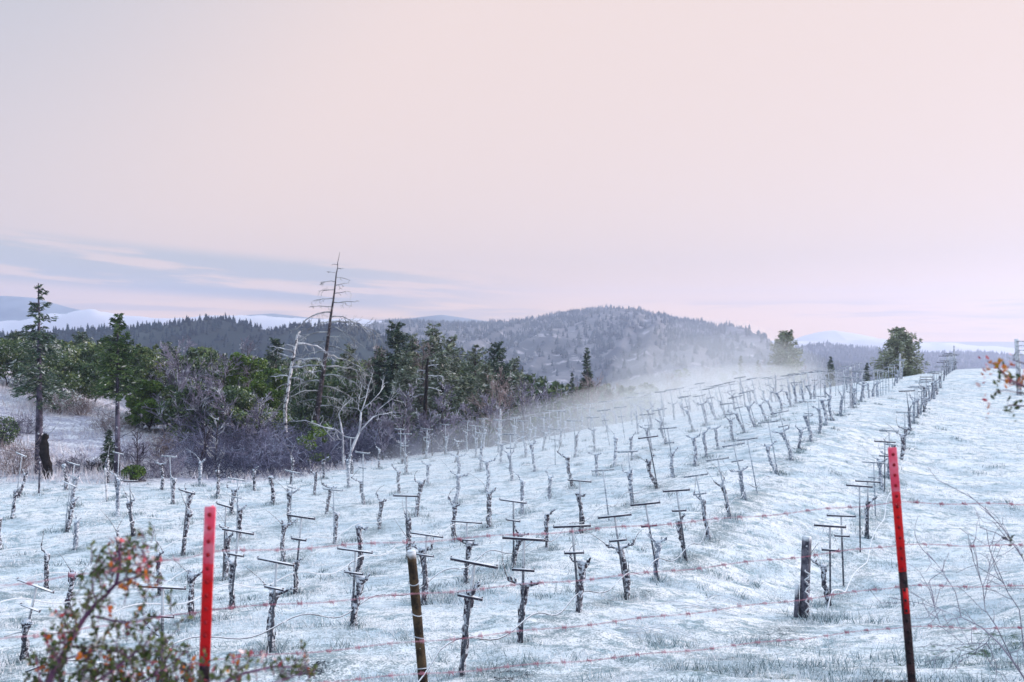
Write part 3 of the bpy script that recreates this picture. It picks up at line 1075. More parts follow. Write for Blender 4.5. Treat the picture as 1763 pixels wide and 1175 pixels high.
# frosted tendril climbing that post and a split brace leaning on it
rg = np.random.default_rng(8)
t = np.linspace(0, 1, 40)
pts = np.stack([.02 + .05 * np.sin(t * 30) * .5 + rg.normal(0, .006, 40), -.09 + 0 * t, .02 + t * .72], -1)
mb = MB()
mb.tube(pts, .010, 6, rough=.3, rng=rg)
for i in range(9):
    z = .1 + i * .07
    mb.tube([[.02, -.085, z], [.07, -.08, z + .02], [.10, -.05, z + .05]], [.006, .006, .003], 5)
link('vine_tendril', mb.mesh('vine_tendril', M['hose_white'], True), pr)
mb = MB()
mb.tube([[-.13, -.02, -.05], [-.115, -.02, .2], [-.10, -.01, .5]], [.035, .036, .028], 7, rough=.1, rng=rg)
link('split_brace', mb.mesh('split_brace', M['wood_grey'], True), pr)

# tall line posts among the rows and thin posts on the far-left edge
for (k, px, h, lab, r) in [(2, 1465, 1.65, "tall white frosted line post among the second row from right", .045), (2, 1550, 1.6, "frosted end post at the far end of the second row from right", .06),
                           (4, 1336, 1.5, "frosted line post rising from the fourth row from right", .05), (5, 1275, 1.6, "slim frosted line post left of the fourth row post", .045),
                           (1, 1643, 2.0, "tall grey end post where the rightmost row meets the ridge", .05), (8, 862, 1.75, "pale post among the far-edge crossarms below the bare trees", .05)]:
    X, Y = row_point(k, px)
    z = hgt(X, Y)
    post('line_post', lab, 'post', (X, Y, z), (X - .02, Y, z + h), r, M['wood_pale'], group='line posts in the rows')
for (px, pyb, Yd, tx, tp, lab) in [(67, 848, 24.4, 69, 796, "thin grey stake in front of the charred stump"), (184, 859, 23.2, 181, 810, "thin pale stake left of the second fir trunk"),
                                   ]:
    X = (px - CX) / F * Yd
    z = hgt(X, Yd)
    post('edge_stake', lab, 'stake', (X, Yd, z), ((tx - CX) / F * Yd, Yd, z + .92), .026, M['wood_grey'] if px < 100 else M['wood_pale'])

# ------------------------------------------------------------------ the barbed-wire fence in front
def tpost(label, foot, top, red_to, patches=()):
    foot, top = np.array(foot, float), np.array(top, float)
    d = top - foot
    L = np.linalg.norm(d)
    root = thing('fence_post', label, 'fence post', foot, group='red steel fence posts')
    ax = Vector(d / L)
    root.rotation_mode = 'QUATERNION'
    root.rotation_quaternion = Vector((0, 0, 1)).rotation_difference(ax)

    def shaft(z0, z1, grow, mat, nm):
        mb = MB()
        zc, hz = (z0 + z1) / 2, (z1 - z0) / 2
        mb.box((0, 0, zc), (.0205 + grow, .0030 + grow, hz))
        mb.box((0, .0175 + grow, zc), (.0030 + grow, .0140, hz - .001))
        o = link(nm, mb.mesh(nm, mat), root)
        bv = o.modifiers.new('bevel', 'BEVEL')
        bv.width = .0015
        return o
    cut, tip = L * red_to, L - .22
    shaft(-.3, cut, 0, M['rust'], 'bare_shaft')
    shaft(cut, tip - .07, .0004, M['red'], 'painted_shaft')
    shaft(tip - .07, tip, .0006, M['redworn'], 'worn_band')
    shaft(tip, L, .0008, M['redtop'], 'frosted_tip')
    for a, b in patches:
        mb = MB()
        mb.box((.004, -.0036, (a + b) * L / 2), (.013, .0008, (b - a) * L / 2))
        link('paint_patch', mb.mesh('paint_patch', M['red']), root)
    n = int(L / .052)
    for i in range(n):
        z = .06 + i * .052
        if z > L - .02:
            break
        mb = MB()
        mb.tube([[0, -.0035, z - .004], [0, -.009, z], [0, -.0125, z + .003]], [.008, .007, .0045], 7)
        link('stud', mb.mesh('stud', M['stud'] if z > cut else M['rust'], True), root)
    return root, foot, top


YA, YB = 3.15, 4.05


def wp(px, py, Y):
    return np.array([(px - CX) / F * Y, Y, -(py - HY) / F * Y])


PA_top, PB_top = wp(362, 873, YA), wp(1536, 771, YB)
PA_dir, PB_dir = wp(352, 1150, YA) - PA_top, wp(1570, 1175, YB) - PB_top


def foot_of(top, d):
    s = 1.0
    for _ in range(30):
        p = top + d * s
        s += (p[2] - hgt(p[0], p[1])) / -d[2]
    return top + d * s


A_foot, B_foot = foot_of(PA_top, PA_dir), foot_of(PB_top, PB_dir)
tpost("red painted steel post at left with a pink frosted top", A_foot, PA_top, .52)
tpost("red topped steel post at right with a bare dark lower half", B_foot, PB_top, .585, ((.445, .53),))


def on_post(foot, top, z):
    t = (z - foot[2]) / (top[2] - foot[2])
    return foot + (top - foot) * t


STR = [(953, 866, (0, 995), (1763, 861), "topmost"), (1052, 939, (0, 1087), (1763, 932), "second from top"), (1140, 1010, (150, 1160), (1763, 1002), "third from top"),
       (1190, 1080, (100, 1240), (1763, 1075), "lowest")]
for pa, pb, left, right, nm in STR:
    za = -(pa - HY) / F * YA
    zb = -(pb - HY) / F * YB
    A, B = on_post(A_foot, PA_top, za), on_post(B_foot, PB_top, zb)
    A = A + np.array([0, .012, 0])
    B = B + np.array([0, .012, 0])
    L0, R0 = wp(left[0], left[1], 2.85), wp(right[0], right[1], 4.15)
    rg = np.random.default_rng(int(pa))

    def seg(P, Q, n, sag):
        t = np.linspace(0, 1, n)[:, None]
        p = P + (Q - P) * t
        p[:, 2] -= (sag * 4 * t * (1 - t))[:, 0] + .004 * np.sin(t[:, 0] * 37 + pa)
        return p
    Lx = A + (L0 - A) * 2.2
    Rx = B + (R0 - B) * 4.0
    path = np.vstack([seg(Lx, A, 40, .03)[:-1], seg(A, B, 70, .022)[:-1], seg(B, Rx, 50, .03)])
    mb = MB()
    arc = np.concatenate([[0], np.cumsum(np.linalg.norm(np.diff(path, axis=0), axis=1))])
    total = arc[-1]
    tt = np.linspace(0, total, int(total / .012))
    core = np.stack([np.interp(tt, arc, path[:, c]) for c in range(3)], -1)
    for s in (0, math.pi):
        tw = core + np.stack([0 * tt, .0014 * np.cos(tt * 90 + s), .0014 * np.sin(tt * 90 + s)], -1)
        mb.tube(tw, .0010, 5)
    root = thing('barbed_wire', f"rusty red barbed wire strand, {nm} of the foreground fence", 'barbed wire', group='strands of the barbed-wire fence')
    link('strand', mb.mesh('strand', M['barb'], True), root)
    s = .06
    mb_all = []
    while s < total:
        c = np.array([np.interp(s, arc, path[:, q]) for q in range(3)])
        if abs(c[0]) < 3.6:
            mb = MB()
            a = np.linspace(0, 4 * math.pi, 16)
            mb.tube(np.stack([c[0] + np.linspace(-.008, .008, 16), c[1] + .0055 * np.cos(a), c[2] + .0055 * np.sin(a)], -1), .0018, 4)
            for q in range(4):
                th = q * 1.57 + rg.uniform(0, 1.5)
                dv = np.array([rg.uniform(-.4, .4), math.cos(th), math.sin(th)]) * .016
                o_ = c + np.array([(-.008 if q % 2 else .008), 0, 0])
                mb.tube([o_, o_ + dv], [.0018, .0006], 4)
            link('barb', mb.mesh('barb', M['barb']), root)
        s += .125 * rg.uniform(.9, 1.1)

# ------------------------------------------------------------------ trees
def unit(v):
    return v / (np.linalg.norm(v) + 1e-9)


def grow(mb, p, d, L, r, depth, rng, up=.15, wob=.22, n=5, kids=(3, 5), spread=.75, shrink=.62, mat=0, sides=6, tips=None, thin=.0035):
    k = n + 1
    pts = [np.array(p, float)]
    dd = np.array(d, float)
    for i in range(n):
        dd = unit(dd + rng.normal(0, wob, 3) * .6 + np.array([0, 0, up]) * .35)
        pts.append(pts[-1] + dd * L / n)
    pts = np.array(pts)
    mb.tube(pts, np.linspace(r, max(r * .45, thin), k), max(3, sides), mat, cap=False)
    if depth <= 0:
        if tips is not None:
            tips.append(pts[-1])
        return
    m = int(rng.integers(kids[0], kids[1] + 1))
    for i in range(m):
        f = rng.uniform(.3, 1.0) if i else 1.0
        j = min(int(f * n), n - 1)
        q = pts[j] + (pts[j + 1] - pts[j]) * (f * n - j)
        ax = unit(pts[j + 1] - pts[j])
        s = unit(np.cross(ax, rng.normal(size=3)))
        nd = unit(ax * (1 - spread * .5) + s * spread * rng.uniform(.6, 1.2))
        grow(mb, q, nd, L * shrink * rng.uniform(.7, 1.2), max(r * (1 - .5 * f) * .6, thin), depth - 1, rng, up, wob, max(3, n - 1), kids, spread, shrink, mat, max(3, sides - 1), tips, thin)


def gen_conifer(seed, H, W, bare=.12, droop=.25, dens=1.0, sparse=0.0, trunk_r=None, open_top=False, needle=.22, shape=1.0):
    rng = np.random.default_rng(seed)
    tr, cr = MB(), MB()
    k = 14
    t = np.linspace(0, 1, k)
    bend = rng.normal(0, .010, (k, 2)).cumsum(0) * H * .12
    axis = np.stack([bend[:, 0], bend[:, 1], t * H], -1)
    r = (trunk_r or H * .014) * (1 - t * .93) + .006
    axis[0, 2] = -.3
    tr.tube(axis, r, 9, rough=.06, rng=rng)
    leaves, dirs = [], []
    z = bare
    br = MB()
    while z < .985:
        lev = (z - bare) / (1 - bare)
        prof = (1 - lev) ** .85 * min(1, .35 + lev * 4) ** .6 if not open_top else (1 - lev) ** .7
        prof = (1 - shape) * math.sqrt(max(0, 1 - (2 * lev - .75) ** 2 / 1.7)) + shape * prof
        nb = int(rng.integers(4, 7) * dens) + 1
        c = np.array([np.interp(z, t, axis[:, 0]), np.interp(z, t, axis[:, 1]), z * H])
        a0 = rng.uniform(0, 6.28)
        for b in range(nb):
            if rng.uniform() < sparse:
                continue
            L = W * .5 * prof * rng.uniform(.45, 1.3) + .012 * H
            a = a0 + b * 6.283 / nb + rng.normal(0, .4)
            zj = min(.985, max(bare * .9, z + rng.normal(0, .022)))
            c = np.array([np.interp(zj, t, axis[:, 0]), np.interp(zj, t, axis[:, 1]), zj * H])
            h = np.array([math.cos(a), math.sin(a), 0])
            kk = 6
            s = np.linspace(0, 1, kk)
            rise = .9 * (lev - .30) + rng.normal(0, .12)
            bp = c + h * (L * s)[:, None] + np.array([0, 0, 1.0]) * (L * (rise * s - droop * s ** 2 + .14 * s ** 4))[:, None] + rng.normal(0, .02, (kk, 3)) * L
            br.tube(bp, np.linspace(max(.012, L * .016), .004, kk), 4, cap=False)
            m = max(6, int(L / needle * 15 * dens))
            u = rng.uniform(.12, 1.0, m) ** .8
            q = np.stack([np.interp(u, s, bp[:, i]) for i in range(3)], -1)
            side = np.cross(h, [0, 0, 1.0])
            off = rng.normal(0, 1, m)[:, None] * side * (.20 * L * (1.05 - u * .8))[:, None] * .8
            q = q + off + np.stack([0 * u, 0 * u, rng.normal(-.04, .10, m) * L - .03], -1)
            leaves.append(q)
            dirs.append(h * .7 + np.sign(off) * 0 + side * rng.normal(0, .8, m)[:, None] + np.array([0, 0, -.15]))
        z += rng.uniform(.022, .040) * (1.6 if sparse > .3 else 1.0) * max(.55, 6.0 / H) ** .5
    if bare > .3:
        for i in range(int(26 * bare)):
            zb = rng.uniform(.10, bare + .05)
            c = np.array([np.interp(zb, t, axis[:, 0]), np.interp(zb, t, axis[:, 1]), zb * H])
            a = rng.uniform(0, 6.28)
            grow(br, c, unit(np.array([math.cos(a), math.sin(a), rng.uniform(-.1, .9)])), W * rng.uniform(.12, .42), .009, 1, rng, -.1, .25, 4, (1, 3), .7, .6, 0, 4, None, .006)
    q = np.vstack(leaves)
    dd = np.vstack(dirs)
    cr.cards(q, needle * rng.uniform(.5, 1.4, len(q)), rng, .27, dd, .15)
    tr.v += br.v
    tr.f += [f + tr.n for f in br.f]
    tr.m += br.m
    return tr, br, cr


def gen_broad(seed, H, W, leaf=.13, clumps=26, per=150, trunk_r=None):
    rng = np.random.default_rng(seed)
    tr, cr = MB(), MB()
    tips = []
    R = trunk_r or H * .022
    grow(tr, (0, 0, -.3), (rng.normal(0, .12), rng.normal(0, .12), 1), H * .45, R, 3, rng, .25, .25, 5, (3, 4), .8, .62, 0, 8, tips, .008)
    cs = []
    for i in range(clumps):
        a = rng.uniform(0, 6.283)
        zz = rng.uniform(.22, .98)
        rr = W * .5 * math.sqrt(max(.05, 1 - (2 * zz - 1.05) ** 2 * .9)) * rng.uniform(.35, 1.0)
        cs.append((rr * math.cos(a), rr * math.sin(a), zz * H, rng.uniform(.10, .22) * W))
    P = []
    for x, y, z, s in cs:
        m = int(per * (s / (.16 * W)) ** 1.5)
        d = rng.normal(size=(m, 3))
        d /= np.linalg.norm(d, axis=1)[:, None]
        P.append(np.array([x, y, z]) + d * s * (rng.uniform(.25, 1, m) ** .45)[:, None] * np.array([1, 1, .75]))
    P = np.vstack(P)
    cr.cards(P, leaf * rng.uniform(.6, 1.4, len(P)), rng, .55)
    return tr, cr


def gen_bare(seed, H, W, depth=4, kids=(3, 5), r=None, up=.3, thin=.0115, wob=.25, spread=.7, lean=0.0):
    rng = np.random.default_rng(seed)
    tr, cr = MB(), MB()
    R = r or H * .014
    n = 8
    pts = [np.array([0, 0, -.3])]
    d = np.array([lean, 0, 1.0])
    for i in range(n):
        d = unit(d + rng.normal(0, .07, 3))
        pts.append(pts[-1] + d * H * .95 / n)
    pts = np.array(pts)
    tr.tube(pts, np.linspace(R, thin * 1.2, n + 1), 7, rough=.05, rng=rng)
    m = int(H * 4.5) + 8
    for i in range(m):
        f = .18 + .8 * (i + rng.uniform()) / m
        j = min(int(f * n), n - 1)
        q = pts[j] + (pts[j + 1] - pts[j]) * (f * n - j)
        a = rng.uniform(0, 6.283)
        e = rng.uniform(.35, .9)
        dd = np.array([math.cos(a), math.sin(a), e])
        L = W * .5 * (1.15 - .75 * f) * rng.uniform(.6, 1.15)
        grow(cr, q, unit(dd), L, max(R * (1 - f) * .55, thin), depth - 2, rng, up, wob, 5, kids, spread, .58, 0, 4, None, thin)
    return tr, cr


def gen_bush(seed, H, W, stems=28, depth=2, thin=.005, up=.15, kids=(3, 5)):
    rng = np.random.default_rng(seed)
    mb = MB()
    for i in range(stems):
        a = rng.uniform(0, 6.283)
        rr = W * .12 * rng.uniform()
        o = rng.uniform(.05, .9)
        d = unit(np.array([math.cos(a) * o * W / H, math.sin(a) * o * W / H, 1.0]))
        grow(mb, (rr * math.cos(a), rr * math.sin(a), -.1), d, H * rng.uniform(.45, .75), thin * 2.4, depth, rng, up, .3, 4, kids, .7, .6, 0, 4, None, thin)
    return mb


def P3(px, Y):
    X = (px - CX) / F * Y
    return np.array([X, Y, hgt(X, Y)])


def top_h(py, Y, z):
    return -(py - HY) / F * Y - z


def conifer(label, px, top, Y, wpx, seed, mat='fir', bark='bark_fir', group=None, **kw):
    p = P3(px, Y)
    H = top_h(top, Y, p[2])
    tr, br, cr = gen_conifer(seed, H, wpx / F * Y, **kw)
    o = thing('conifer', label, 'tree', p, group=group)
    link('trunk', tr.mesh('trunk', M[bark], True), o)
    link('crown', cr.mesh('crown', M[mat]), o)
    return o


def broad(label, px, top, Y, wpx, seed, mat='oak', group=None, name='evergreen_tree', hmul=1.0, **kw):
    p = P3(px, Y)
    H = top_h(top, Y, p[2])
    tr, cr = gen_broad(seed, H, wpx / F * Y, **kw)
    o = thing(name, label, 'tree', p, group=group)
    link('trunk', tr.mesh('trunk', M['bark'], True), o)
    link('crown', cr.mesh('crown', M[mat]), o)
    return o


def bare(label, px, top, Y, wpx, seed, mat='twig_purple', bark='bark', group=None, **kw):
    p = P3(px, Y)
    H = top_h(top, Y, p[2])
    tr, cr = gen_bare(seed, H, wpx / F * Y, **kw)
    o = thing('bare_tree', label, 'tree', p, group=group)
    link('trunk', tr.mesh('trunk', M[bark], True), o)
    link('crown', cr.mesh('crown', M[mat]), o)
    return o


def bush(label, px, base_py, wpx, hpx, seed, mat='twig_tan', Y=None, group='bushes on the frosted hillside', leafy=None, **kw):
    if Y is None:
        X, Y, z = ray_ground(px, base_py, 20)
    p = P3(px, Y)
    H = hpx / F * Y
    o = thing('bush', label, 'bush', p, group=group)
    link('twigs', gen_bush(seed, H, wpx / F * Y, **kw).mesh('twigs', M[mat]), o).name = 'twig_crown'
    if leafy:
        rg = np.random.default_rng(seed)
        n = 900
        d = rg.normal(size=(n, 3))
        d /= np.linalg.norm(d, axis=1)[:, None]
        W = wpx / F * Y
        c = d * np.array([W * .45, W * .45, H * .45]) * (rg.uniform(.4, 1, n) ** .5)[:, None] + np.array([0, 0, H * .5])
        mb = MB()
        mb.cards(c, .10 * rg.uniform(.6, 1.4, n), rg, .5)
        link('foliage', mb.mesh('foliage', M[leafy]), o)
    return o


# the two slim firs standing at the field edge on the left
conifer("tall slim fir with a long bare trunk beside the charred stump", 67, 488, 28.0, 105, 1, 'fir', bare=.42, droop=.35, dens=.85, sparse=.14, trunk_r=.135, needle=.17)
conifer("second slim fir with a dense green pointed top, right of the stump", 202, 540, 27.6, 84, 2, 'fir_green', bare=.54, droop=.12, dens=1.25, sparse=.06, trunk_r=.10, needle=.16)
# dead lower boughs of those firs are kept as their own low young firs in the photo
conifer("small dark young fir beside the second fir trunk", 188, 735, 28.6, 40, 3, 'fir', bare=.05, needle=.15)


def charred_stump():
    X, Y, z = ray_ground(78, 822, 20)
    rg = np.random.default_rng(2)
    H = 74 / F * Y
    o = thing('charred_stump', 'black burnt hollow stump standing at the field edge on the left', 'stump', (X, Y, z))
    t = np.linspace(0, 1, 16)
    pts = np.stack([.07 * np.sin(t * 6) - .02 + .05 * t, .03 * np.sin(t * 9), -.1 + t * (H + .1)], -1)
    mb = MB()
    mb.tube(pts, np.interp(t, [0, .1, .4, .6, .78, .86, .94, 1], [.20, .15, .125, .145, .13, .085, .11, .07]), 14, rough=.22, rng=rg)
    link('bole', mb.mesh('bole', M['bark_char'], True), o)
    mb = MB()
    for i in range(6):
        a = rg.uniform(0, 6.28)
        c = pts[-2] + np.array([math.cos(a) * .05, math.sin(a) * .05, 0])
        mb.tube([c, c + [math.cos(a) * .03, 0, rg.uniform(.05, .16)]], [.035, .008], 5, rough=.2, rng=rg)
    link('splintered_top', mb.mesh('splintered_top', M['bark_char']), o)
    mb = MB()
    c = pts[-1]
    mb.tube([c + [.05, 0, -.02], c + [.22, .02, .12], c + [.42, .03, .38], c + [.55, 0, .75]], [.02, .016, .011, .006], 5)
    link('bare_branch', mb.mesh('bare_branch', M['twig_white'], True), o)


charred_stump()


def dead_tree(label, path, Y, r0, seed, name, spec, mat='twig_white', bark='bark', jag=False, lr=1.0):
    """a standing dead conifer: leaning bole, drooping limbs each with hanging rimed twigs"""
    rg = np.random.default_rng(seed)
    p0 = P3(path[0][0], Y)
    P = np.array([pix(a, b, Y) for a, b in path])
    base = np.array([P[0, 0], Y, p0[2] - .2])
    o = thing(name, label, 'tree', (base[0], Y, p0[2]))
    pts = np.vstack([base, P]) - np.array([base[0], Y, p0[2]])
    pts[:, 1] += np.linspace(0, .5, len(pts))
    arc = np.linspace(0, 1, len(pts))
    fine = np.linspace(0, 1, 26)
    ax = np.stack([np.interp(fine, arc, pts[:, c]) for c in range(3)], -1) + rg.normal(0, .012, (26, 3))
    mb = MB()
    mb.tube(ax, r0 * (1 - fine * (.93 if not jag else .55)) ** (1.25 if not jag else 1), 9, rough=.08, rng=rg)
    link('trunk', mb.mesh('trunk', M[bark], True), o)
    ztop = ax[-1, 2]
    for (py, side, Lpx, rise, droop, tw) in spec:
        z = -(py - HY) / F * Y - p0[2]
        c = np.array([np.interp(z, ax[:, 2], ax[:, q]) for q in range(3)])
        L = Lpx / F * Y
        yy = rg.normal(0, .45)
        s = np.linspace(0, 1, 8)
        h = np.array([side * 1.0, yy, 0])
        b = c + h * (L * s)[:, None] + np.array([0, 0, 1.0]) * (L * (rise * s - droop * s ** 2))[:, None] + rg.normal(0, .015, (8, 3)) * L
        b[0] = c
        mb = MB()
        mb.tube(b, np.linspace(max(.014, L * .020) * lr, .008 * lr, 8), 5)
        for i in range(int(tw * L * 5)):
            u = rg.uniform(.15, 1)
            q = np.array([np.interp(u, s, b[:, e]) for e in range(3)])
            d = unit(np.array([side * rg.uniform(-.2, 1), rg.normal(0, .6), -.55 * rg.uniform(-.3, 1.4)]))
            grow(mb, q, d, L * rg.uniform(.14, .36), .010, 1, rg, -.25, .3, 4, (2, 3), .8, .6, 0, 4, None, .0075)
        link('limb', mb.mesh('limb', M[mat]), o)
    return o


rg = np.random.default_rng(91)
spec = []
for i, py in enumerate(np.linspace(455, 528, 11)):
    spec.append((py, 1 if i % 2 else -1, 10 + (py - 455) * .42 + rg.uniform(-4, 8), rg.uniform(-.1, .25), rg.uniform(0, .2), .9))
for i, py in enumerate(np.linspace(538, 700, 20)):
    side = 1 if i % 2 else -1
    spec.append((py, side, rg.uniform(38, 72) * (1.1 if 590 < py < 660 else .85), rg.uniform(.05, .35), rg.uniform(.35, .75), 1.5))
spec.append((556, 1, 80, .25, .55, 2.2))
dead_tree("tallest tree, a dead leaning conifer spire with drooping white limbs", [(541, 735), (548, 690), (556, 630), (563, 575), (570, 520), (577, 465), (581, 432)], 39.0, .19, 12, 'dead_conifer', spec, mat='twig_grey', bark='bark', lr=1.25)
spec = [(578, 1, 16, .1, .5, 1), (592, 1, 55, .1, .5, 1.5), (598, -1, 14, .3, 0, .5), (606, -1, 38, .35, .1, .6), (618, -1, 38, .3, .05, .5), (622, 1, 50, .2, .1, 1), (634, 1, 60, .15, .05, 1.4), (648, -1, 32, .15, .2, .8),
        (652, 1, 30, .2, .3, 1.5), (662, -1, 20, 0, .3, 1)]
dead_tree("broken dead snag with stubby white limbs left of the tall dead spire", [(490, 700), (494, 670), (498, 640), (503, 605), (508, 578), (511, 570)], 36.6, .095, 13, 'dead_snag', spec, bark='bark_rimed', jag=True, lr=1.9)
spec = [(624, 1, 12, .3, .1, 1), (632, 1, 20, .35, .2, 1.5), (640, -1, 16, .3, .2, 1.5), (648, 1, 30, .1, .2, 1.5), (655, -1, 20, .3, .3, 1.5), (668, 1, 26, 0, .3, 1), (680, -1, 22, .1, .4, 1)]
dead_tree("short dead trunk with a whitened top among the central conifers", [(731, 730), (732, 690), (733, 655), (734, 630), (735, 618)], 36.0, .11, 14, 'dead_snag', spec, bark='bark_char', jag=True, lr=1.6)


def forked_tree():
    Y = 31.0
    p = P3(600, Y)
    o = thing('frosted_sapling', 'white rimed forked sapling at the field edge below the dead spire', 'tree', p)
    rg = np.random.default_rng(6)

    def stroke(pl, r0, r1, dy, mb):
        q = np.array([pix(a, b, Y) for a, b in pl]) - p
        q[:, 1] += np.linspace(dy[0], dy[1], len(q))
        mb.tube(q, np.linspace(r0, r1, len(q)), 7, rough=.06, rng=rg)
        return q
    tr = MB()
    stroke([(593, 815), (591, 785), (591, 750), (588, 728), (585, 712)], .055, .02, (0, -.2), tr)
    stroke([(597, 815), (602, 782), (610, 762), (617, 746), (619, 728), (620, 711)], .065, .035, (.1, .2), tr)
    link('trunk', tr.mesh('trunk', M['twig_white'], True), o)
    for pl, r, dy in [([(589, 748), (578, 739), (560, 735), (545, 728), (530, 722), (517, 723), (505, 722)], .032, (0, -.6)),
                      ([(617, 746), (628, 732), (640, 720), (650, 716), (662, 715), (672, 712)], .034, (.15, .6)),
                      ([(641, 720), (648, 708), (660, 698), (675, 687)], .022, (.4, .2)), ([(620, 711), (628, 692), (634, 672), (642, 650)], .024, (.2, -.3)),
                      ([(620, 711), (614, 706), (615, 688), (619, 666)], .020, (.2, .5)), ([(620, 708), (636, 694), (648, 680), (656, 667)], .018, (.2, .9)),
                      ([(589, 748), (600, 757), (592, 762), (580, 757)], .014, (0, .3)), ([(560, 735), (568, 748), (578, 760)], .014, (-.3, 0)), ([(585, 712), (590, 702), (597, 694)], .012, (-.2, .1))]:
        mb = MB()
        q = stroke(pl, r, .007, dy, mb)
        for i in range(4):
            u = rg.uniform(.35, 1) * (len(q) - 1)
            j = min(int(u), len(q) - 2)
            c = q[j] + (q[j + 1] - q[j]) * (u - j)
            d = unit(unit(q[j + 1] - q[j]) + rg.normal(0, .6, 3) + [0, 0, .3])
            grow(mb, c, d, rg.uniform(.25, .5), .007, 1, rg, .2, .25, 4, (2, 3), .7, .6, 0, 4, None, .0055)
        link('limb', mb.mesh('limb', M['twig_white'], True), o)


forked_tree()

# evergreen wood, left to right; each tree stands on its own foot
G1 = 'evergreen trees behind the frosted hillside'
for i, (px, top, Y, w, mt, lab) in enumerate([
    (12, 588, 44, 110, 'oak', "dark bushy evergreen at the left edge of the wood"),
    (62, 600, 47, 90, 'oak_frost', "greyish evergreen just behind the tall slim fir"),
    (112, 606, 40, 100, 'oak', "broad dark evergreen right of the tall slim fir"),
    (158, 596, 46, 90, 'oak', "rounded dark evergreen left of the second fir's top"),
    (245, 604, 41, 70, 'oak', "dark evergreen right of the second fir's top"),
    (252, 655, 37, 56, 'oak_bright', "yellow-green bush tree below and right of the second fir's top"),
    (318, 612, 43, 96, 'oak', "dark evergreen under the first purple bare tree"),
    (372, 606, 44, 80, 'oak', "dark evergreen between two purple bare trees"),
    (418, 606, 40, 76, 'oak_bright', "brightest yellow-green crown in the wood, left of the broken snag"),
    (462, 632, 38.5, 60, 'oak_bright', "olive green crown just left of the broken snag"),
    (340, 668, 36.5, 100, 'oak', "low dark evergreen over the thicket left of centre"),
    (410, 676, 36, 110, 'oak', "low dark evergreen beneath the brightest yellow-green crown"),
    (520, 648, 45, 90, 'oak', "dark evergreen between the snag and the dead spire"),
    (285, 664, 38, 70, 'oak', "dark evergreen above the frosted slope, right of the bright bush tree"),
    (590, 655, 44, 80, 'oak', "dark green tree behind the forked sapling"),
    (640, 622, 46, 60, 'oak', "dark green crown behind the forked sapling's right limb"),
]):
    broad(lab, px, top, Y, w, 200 + i, mt, G1, clumps=38, per=330, leaf=.125)
broad("small green bush tree at the field edge left of the forked sapling", 545, 726, 31.5, 52, 231, 'oak_bright', None, clumps=16, per=110, leaf=.11)

G2 = 'conifers in the centre of the wood'
for i, (px, top, Y, w, mt, lab) in enumerate([
    (476, 584, 52, 44, 'fir', "dark pointed conifer directly behind the broken snag"),
    (602, 592, 48, 40, 'fir_frost', "pointed grey-green conifer right of the dead spire"),
    (682, 556, 47, 66, 'fir', "broad green conifer, leftmost of the central tall group"),
    (712, 575, 50, 50, 'fir_frost', "frosty conifer in the gap of the central tall group"),
    (745, 558, 48, 56, 'fir_frost', "tallest conifer in the central group"),
    (776, 580, 45, 58, 'fir_frost', "slender frosty conifer right of the tallest central one"),
    (818, 594, 47, 50, 'fir_frost', "pointed conifer third from the right end of the central group"),
    (855, 590, 50, 62, 'fir', "wide-branched conifer at the right end of the central group"),
    (886, 618, 52, 46, 'fir_frost', "small conifer below the right shoulder of the central group"),
    (655, 600, 44, 40, 'fir', "narrow dark conifer left of the central tall group"),
    (760, 604, 42, 44, 'fir_frost', "pale conifer in front of the tallest central one"),
    (700, 606, 42, 46, 'fir_frost', "pale conifer in front of the broad central one"),
    (836, 622, 43, 40, 'fir_frost', "short pale conifer left of the wide-branched one"),
    (142, 572, 55, 50, 'fir', "dark conifer tip showing between the two slim firs"),
    (30, 572, 55, 60, 'fir', "dark conifer at the left edge of the picture"),
    (290, 590, 56, 44, 'fir', "dark conifer behind the evergreens right of the second fir"),
]):
    conifer(lab, px, top, Y, w * 1.75, 300 + i, mt, 'bark', G2 if px > 450 else G1, bare=.10, droop=.22, dens=1.05, sparse=.05, needle=.24, shape=.8)

